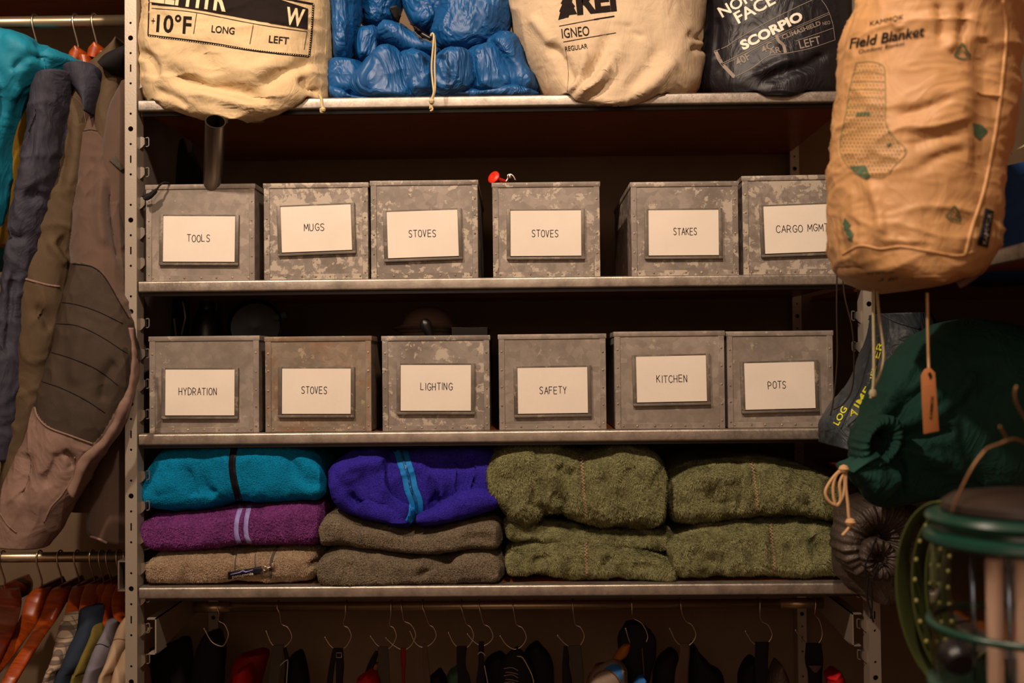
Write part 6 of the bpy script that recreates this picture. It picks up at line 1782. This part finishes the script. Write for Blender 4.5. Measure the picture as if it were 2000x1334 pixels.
# dark clothes hanging through from the left behind the post
for A, B, mt, lbl, y in (([(282, 222), (284, 300), (286, 400), (290, 520)], [(296, 225), (304, 300), (308, 400), (310, 520)], 'mauve_dk', 'dull mauve garment edge just inside the shelf behind the left post', .22),
                         ([(296, 228), (298, 320), (300, 420), (300, 530)], [(330, 238), (352, 262), (368, 330), (380, 430)], 'black_cloth', 'black garment hanging at the back left above the TOOLS bin', .25),
                         ([(345, 262), (352, 300), (358, 340), (362, 420)], [(362, 270), (382, 320), (394, 352), (400, 420)], 'black_cloth', 'second black garment behind the steel pipe', .32),
                         ([(290, 572), (292, 620), (294, 700), (296, 800)], [(318, 578), (330, 610), (338, 660), (340, 800)], 'olive_brown', 'brown garment at the back left above the HYDRATION bin', .22),
                         ([(318, 578), (322, 620), (330, 680), (330, 800)], [(362, 588), (364, 620), (360, 680), (360, 800)], 'black_cloth', 'black garment with pale edge above the HYDRATION bin', .25)):
    t = thing('hanging_garment', lbl, 'garment', P(A[0][0], 560, y))
    o = loft('cloth', A, B, M[mt], t, Yp=y, Yc=y, T=.05, n=50, m=50, p=2.2, seed=int(A[0][0]), disp=[(0.004, (14, 14, 6), 'n', .8), (0.004, (30, 24, 6), 'r', 1)])
for px in ([(360, 588), (366, 620), (358, 655)], [(318, 580), (322, 600), (322, 620)], [(344, 622), (346, 640), (348, 658)]):
    q = on_surface([(p_[0] - 4, p_[1]) for p_ in px], o, 0.001)
    if len(q) > 2: tube('pale_edge', q, 0.0022, M['mauve'], t, 8)
tube_px('trim_loop', [(372, 333), (388, 336), (396, 345), (398, 360)], 0.2, 0.001, M['mauve_dk'], t, 20) if 0 else None

t = thing('trowel', 'red plastic knob with a small metal clip on top of a STOVES bin', 'tool', P(965, 357, 0.05))
c_ = P(965, 347, 0.03)
tl_ = Vector((0, 0, 1)).rotation_difference(Vector((-0.55, -0.75, 0.35)).normalized()).to_matrix()
lathe('knob', [(0.0001, 0.003), (0.0045, 0.0035), (0.005, 0.0045), (0.009, 0.004), (0.0115, 0.002), (0.0118, 0), (0.010, -0.003), (0.005, -0.009), (0.0038, -0.02), (0.0001, -0.021)], c_, M['red_plastic'], t, 32, tilt=tl_)
tube_px('stem', [(972, 350), (982, 354), (992, 358)], [0.035, 0.05, 0.06], 0.0042, M['red_plastic'], t, 12, 12)
t = thing('metal_clip', 'small silvery spring clip beside the red knob', 'clip', P(998, 352, 0.05))
tube_px('band', [(988, 356), (992, 349), (992, 343), (997, 341), (1003, 345), (1007, 353)], 0.045, 0.0022, M['zip_metal'], t, 24, 10)
lathe('screw', [(0.0001, 0.003), (0.003, 0.0025), (0.004, 0), (0.003, -0.004), (0.0001, -0.004)], P(996, 344, 0.04), M['zip_metal'], t, 14)

# kettle grill: domed lid with flange, ball handle, behind the LIGHTING bin
t = thing('camp_oven', 'black domed pot with wide rim and ball handle behind the LIGHTING bin', 'pot', P(837, 655, 0.17))
gc = P(836, 636, 0.17)
sc_p = (P(837, 636, 0.17) - gc).length
lathe('dome', [(0.0001, 38 * sc_p), (14 * sc_p, 37 * sc_p), (30 * sc_p, 31 * sc_p), (42 * sc_p, 20 * sc_p), (49 * sc_p, 6 * sc_p), (51 * sc_p, -2 * sc_p)], gc, M['oven_enamel'], t, 64)
lathe('rim', [(49 * sc_p, 2 * sc_p), (54 * sc_p, 1 * sc_p), (56 * sc_p, -2 * sc_p), (66 * sc_p, -3 * sc_p), (71 * sc_p, -6 * sc_p), (66 * sc_p, -8 * sc_p), (60 * sc_p, -10 * sc_p), (58 * sc_p, -13 * sc_p), (50 * sc_p, -14 * sc_p)], gc, M['oven_enamel'], t, 64)
lathe('bowl', [(52 * sc_p, -10 * sc_p), (50 * sc_p, -24 * sc_p), (40 * sc_p, -60 * sc_p), (0.0001, -66 * sc_p)], gc, M['oven_enamel'], t, 64)
hb = P(831, 634, 0.06)
lathe('ball_handle', [(0.0001, .0105), (.006, .0090), (.0102, .003), (.0105, -.003), (.008, -.012), (.006, -.024), (.0001, -.026)], hb, M['black_plastic'], t, 28, tilt=Matrix.Rotation(math.radians(-22), 3, 'Y'))
t = thing('frying_pan', 'dark round pan with green handle behind the rusty STOVES bin', 'pan', P(505, 655, 0.2))
pc = P(500, 640, 0.2)
lathe('bowl', [(0.0001, 0.0), (0.036, 0.0), (0.048, 0.006), (0.052, 0.018), (0.050, 0.019), (0.046, 0.008), (0.0001, 0.004)], pc, M['black_plastic'], t, 48, tilt=Matrix.Rotation(math.radians(28), 3, 'Y') @ Matrix.Rotation(math.radians(78), 3, 'X'))
tube_px('handle', [(535, 622), (548, 618), (560, 614)], 0.2, 0.007, M['print_green'], t, 14, 12)
t = thing('tin_box', 'small dark box frame standing up behind the LIGHTING bin', 'box', P(917, 655, 0.12))
a_, b_ = P(881, 640, 0.12), P(953, 656, 0.12)
V, Fc = join([box(a_.x, b_.x, 0.12, 0.121, a_.z - 0.04, a_.z), box(a_.x, b_.x, 0.199, 0.2, a_.z - 0.04, a_.z), box(a_.x, a_.x + .001, 0.12, 0.2, a_.z - 0.04, a_.z), box(b_.x - .001, b_.x, 0.12, 0.2, a_.z - 0.04, a_.z)])
mk('wall', V, Fc, M['cast_iron'], t, smooth=False)
V, Fc = box(a_.x, b_.x, 0.1192, 0.12, a_.z - .001, a_.z + 0.0004)
mk('rim_wire', V, Fc, M['holder'], t, smooth=False)
t = thing('water_bottle', 'black wide-mouth bottle in the shadow behind the HYDRATION bin', 'bottle', P(405, 655, 0.2))
lathe('body', [(0.0001, 0.045), (0.015, 0.045), (0.020, 0.04), (0.024, 0.03), (0.030, 0.01), (0.031, -0.06), (0.0001, -0.06)], P(405, 650, 0.22), M['black_plastic'], t, 36)
lathe('cap', [(0.0001, 0.06), (0.014, 0.06), (0.016, 0.057), (0.016, 0.045)], P(405, 650, 0.22), M['black_plastic'], t, 30)

# ------------------------------------------------------------------ green webbing coil and lantern at lower right, close to the camera
WY = -0.62
t = thing('webbing_coil', 'coiled green webbing strap with rows of pale studs, left of the lantern', 'strap', P(1850, 1334, WY))


def coil_turn(cx, cy, ax, ay, x_in, k):
    A, B = [], []
    for j in range(56):
        a = math.radians(-100 - 250 * j / 55)   # from the top, round the left, to the lower right
        a = math.radians(-75) - math.radians(235) * j / 55
        skew = 0.20 * ay * (math.sin(a))
        A.append((cx + ax * math.cos(a) + skew * 0.55, cy + ay * math.sin(a)))
    return A


for k, (ax, ay, dx) in enumerate(((98, 185, 0), (76, 168, 9), (56, 150, 16), (40, 128, 20))):
    cl = np.array(coil_turn(1852 + dx, 1168 + k * 4, ax, ay, 0, k))
    f = PN(cl, WY)
    g = PN(cl + np.array([2, 0]), WY + 0.0)
    n_ = len(cl)
    w, th = 0.019, 0.0022
    cen = f.mean(0)
    V = []
    for i in range(n_):
        tg_ = f[min(i + 1, n_ - 1)] - f[max(i - 1, 0)]
        nr = np.array([tg_[2], 0, -tg_[0]]); nr /= np.linalg.norm(nr) + 1e-9
        off = np.array([0.006, 0, 0.0])
        for dy, dn in ((0, 0), (w, 0), (w, th), (0, th)):
            V.append(f[i] + np.array([1.05 * dy, dy, 0]) + nr * dn)
    Fc = []
    for i in range(n_ - 1):
        for j in range(4): Fc.append((i * 4 + j, i * 4 + (j + 1) % 4, (i + 1) * 4 + (j + 1) % 4, (i + 1) * 4 + j))
    Fc += [(0, 1, 2, 3), tuple((n_ - 1) * 4 + j for j in range(4))]
    wb = mk('webbing_turn', V, Fc, M['green_web'], t)
    bevel(wb, 0.0006, 2)
    if k < 3:
        for i in range(10, n_ - 6, 3):
            p_ = f[i] + np.array([0.0150, 0.001, 0.0])
            so_ = lathe('stud', [(0.0001, .0025), (.0019, .0018), (.0026, 0), (.0019, -.0018), (.0001, -.0025)], p_ + np.array([0.0045, 0, 0]), M['bead'], t, 8)
LYc = -0.80
t = thing('camping_lantern', 'green camping lantern with glass globe, close at the lower right corner', 'lantern', P(1990, 1334, LYc))
c0 = P(1990, 1050, LYc)
s_ = (P(1991, 1050, LYc) - c0).length
cx, cy_ = c0.x, LYc


def lz(py): return P(1990, py, LYc).z


def L(name, prof, mat, m=64, zt=None):
    return lathe(name, [(r * s_, z) for r, z in prof], (cx, cy_, 0), mat, t, m)


L('ventilator', [(0.1, lz(955)), (60, lz(958)), (120, lz(968)), (140, lz(982)), (142, lz(995)), (128, lz(1003)), (126, lz(1020)), (0.1, lz(1020))], M['cast_iron'])
L('globe_collar', [(150, lz(1000)), (168, lz(1004)), (172, lz(1012)), (168, lz(1022)), (156, lz(1026)), (158, lz(1034)), (174, lz(1042)), (176, lz(1054)), (168, lz(1062)), (150, lz(1064))], M['enamel_green'])
L('glass_globe', [(160, lz(1062)), (163, lz(1120)), (164, lz(1200)), (163, lz(1290)), (158, lz(1345)), (155, lz(1345)), (160, lz(1290)), (161, lz(1200)), (160, lz(1120)), (157, lz(1062))], M['glass'])
rg = tubeV([(cx + 166 * s_ * math.cos(a), cy_ + 166 * s_ * math.sin(a), lz(1222)) for a in np.linspace(0, 2 * math.pi, 72, endpoint=False)], 0.0035, 10, True)
mk('guard_ring', rg[0], rg[1], M['enamel_green'], t)
L('base', [(0.1, lz(1330)), (150, lz(1328)), (172, lz(1340)), (176, lz(1380)), (178, lz(1500)), (0.1, lz(1500))], M['enamel_green'])
for dx, dy in ((-78, -60), (-30, -75), (40, -50), (-20, 60)):
    lathe('light_tube', [(0.0001, lz(1075)), (12 * s_, lz(1078)), (15 * s_, lz(1084)), (15 * s_, lz(1326)), (0.0001, lz(1326))], (cx + dx * s_, cy_ + dy * s_, 0), M['tube_white'], t, 24)
for dx, dy in ((-54, -68), (-96, -10)):
    tube('steel_rod', [(cx + dx * s_, cy_ + dy * s_, lz(1070)), (cx + dx * s_, cy_ + dy * s_, lz(1326))], 4.2 * s_, M['chrome_blue'], t, 14)
kb = P(1867, 1283, -0.86)
lathe('control_knob', [(0.0001, -.012), (.010, -.011), (.0125, -.008), (.0128, .006), (.010, .011), (.0001, .013)], kb, M['black_plastic'], t, 24, axis='y', tilt=Matrix.Rotation(math.radians(20), 3, 'X'))
for a in range(12):
    pass
tube_px('bail_handle', [(1858, 1003), (1868, 975), (1898, 915), (1926, 877)], [LYc - .02], 0.0013, M['bronze'], t, 20)
tube_px('bail_handle', [(1926, 877), (1950, 868), (1980, 858), (2010, 868)], [LYc - .02], 0.0013, M['bronze'], t, 20)
tube_px('bail_hook', [(1986, 754), (1982, 765), (1984, 785), (1996, 808), (2010, 830)], [LYc - .02], 0.0013, M['bronze'], t, 20)
tube_px('bail_hook', [(1952, 832), (1962, 850), (1970, 864)], [LYc - .02], 0.0013, M['bronze'], t, 12)

# ------------------------------------------------------------------ groups of repeated things
GROUPS = {'bin': 'metal bins with name cards', 'fleece': 'folded fleeces on the lowest shelf', 'hanger': 'wooden hangers on the left rails', 'shirt': 'shirts on the lower left rail',
          'jacket': 'jackets on the upper left rail', 'strap': 'straps hanging from wire hooks', 'garment': 'dark garments seen behind the left post'}
for o in list(COL.objects):
    if o.parent is None and o.get('category') in GROUPS and not o.get('group') and o.name.split('.')[0] not in ('webbing_coil',):
        o['group'] = GROUPS[o['category']]
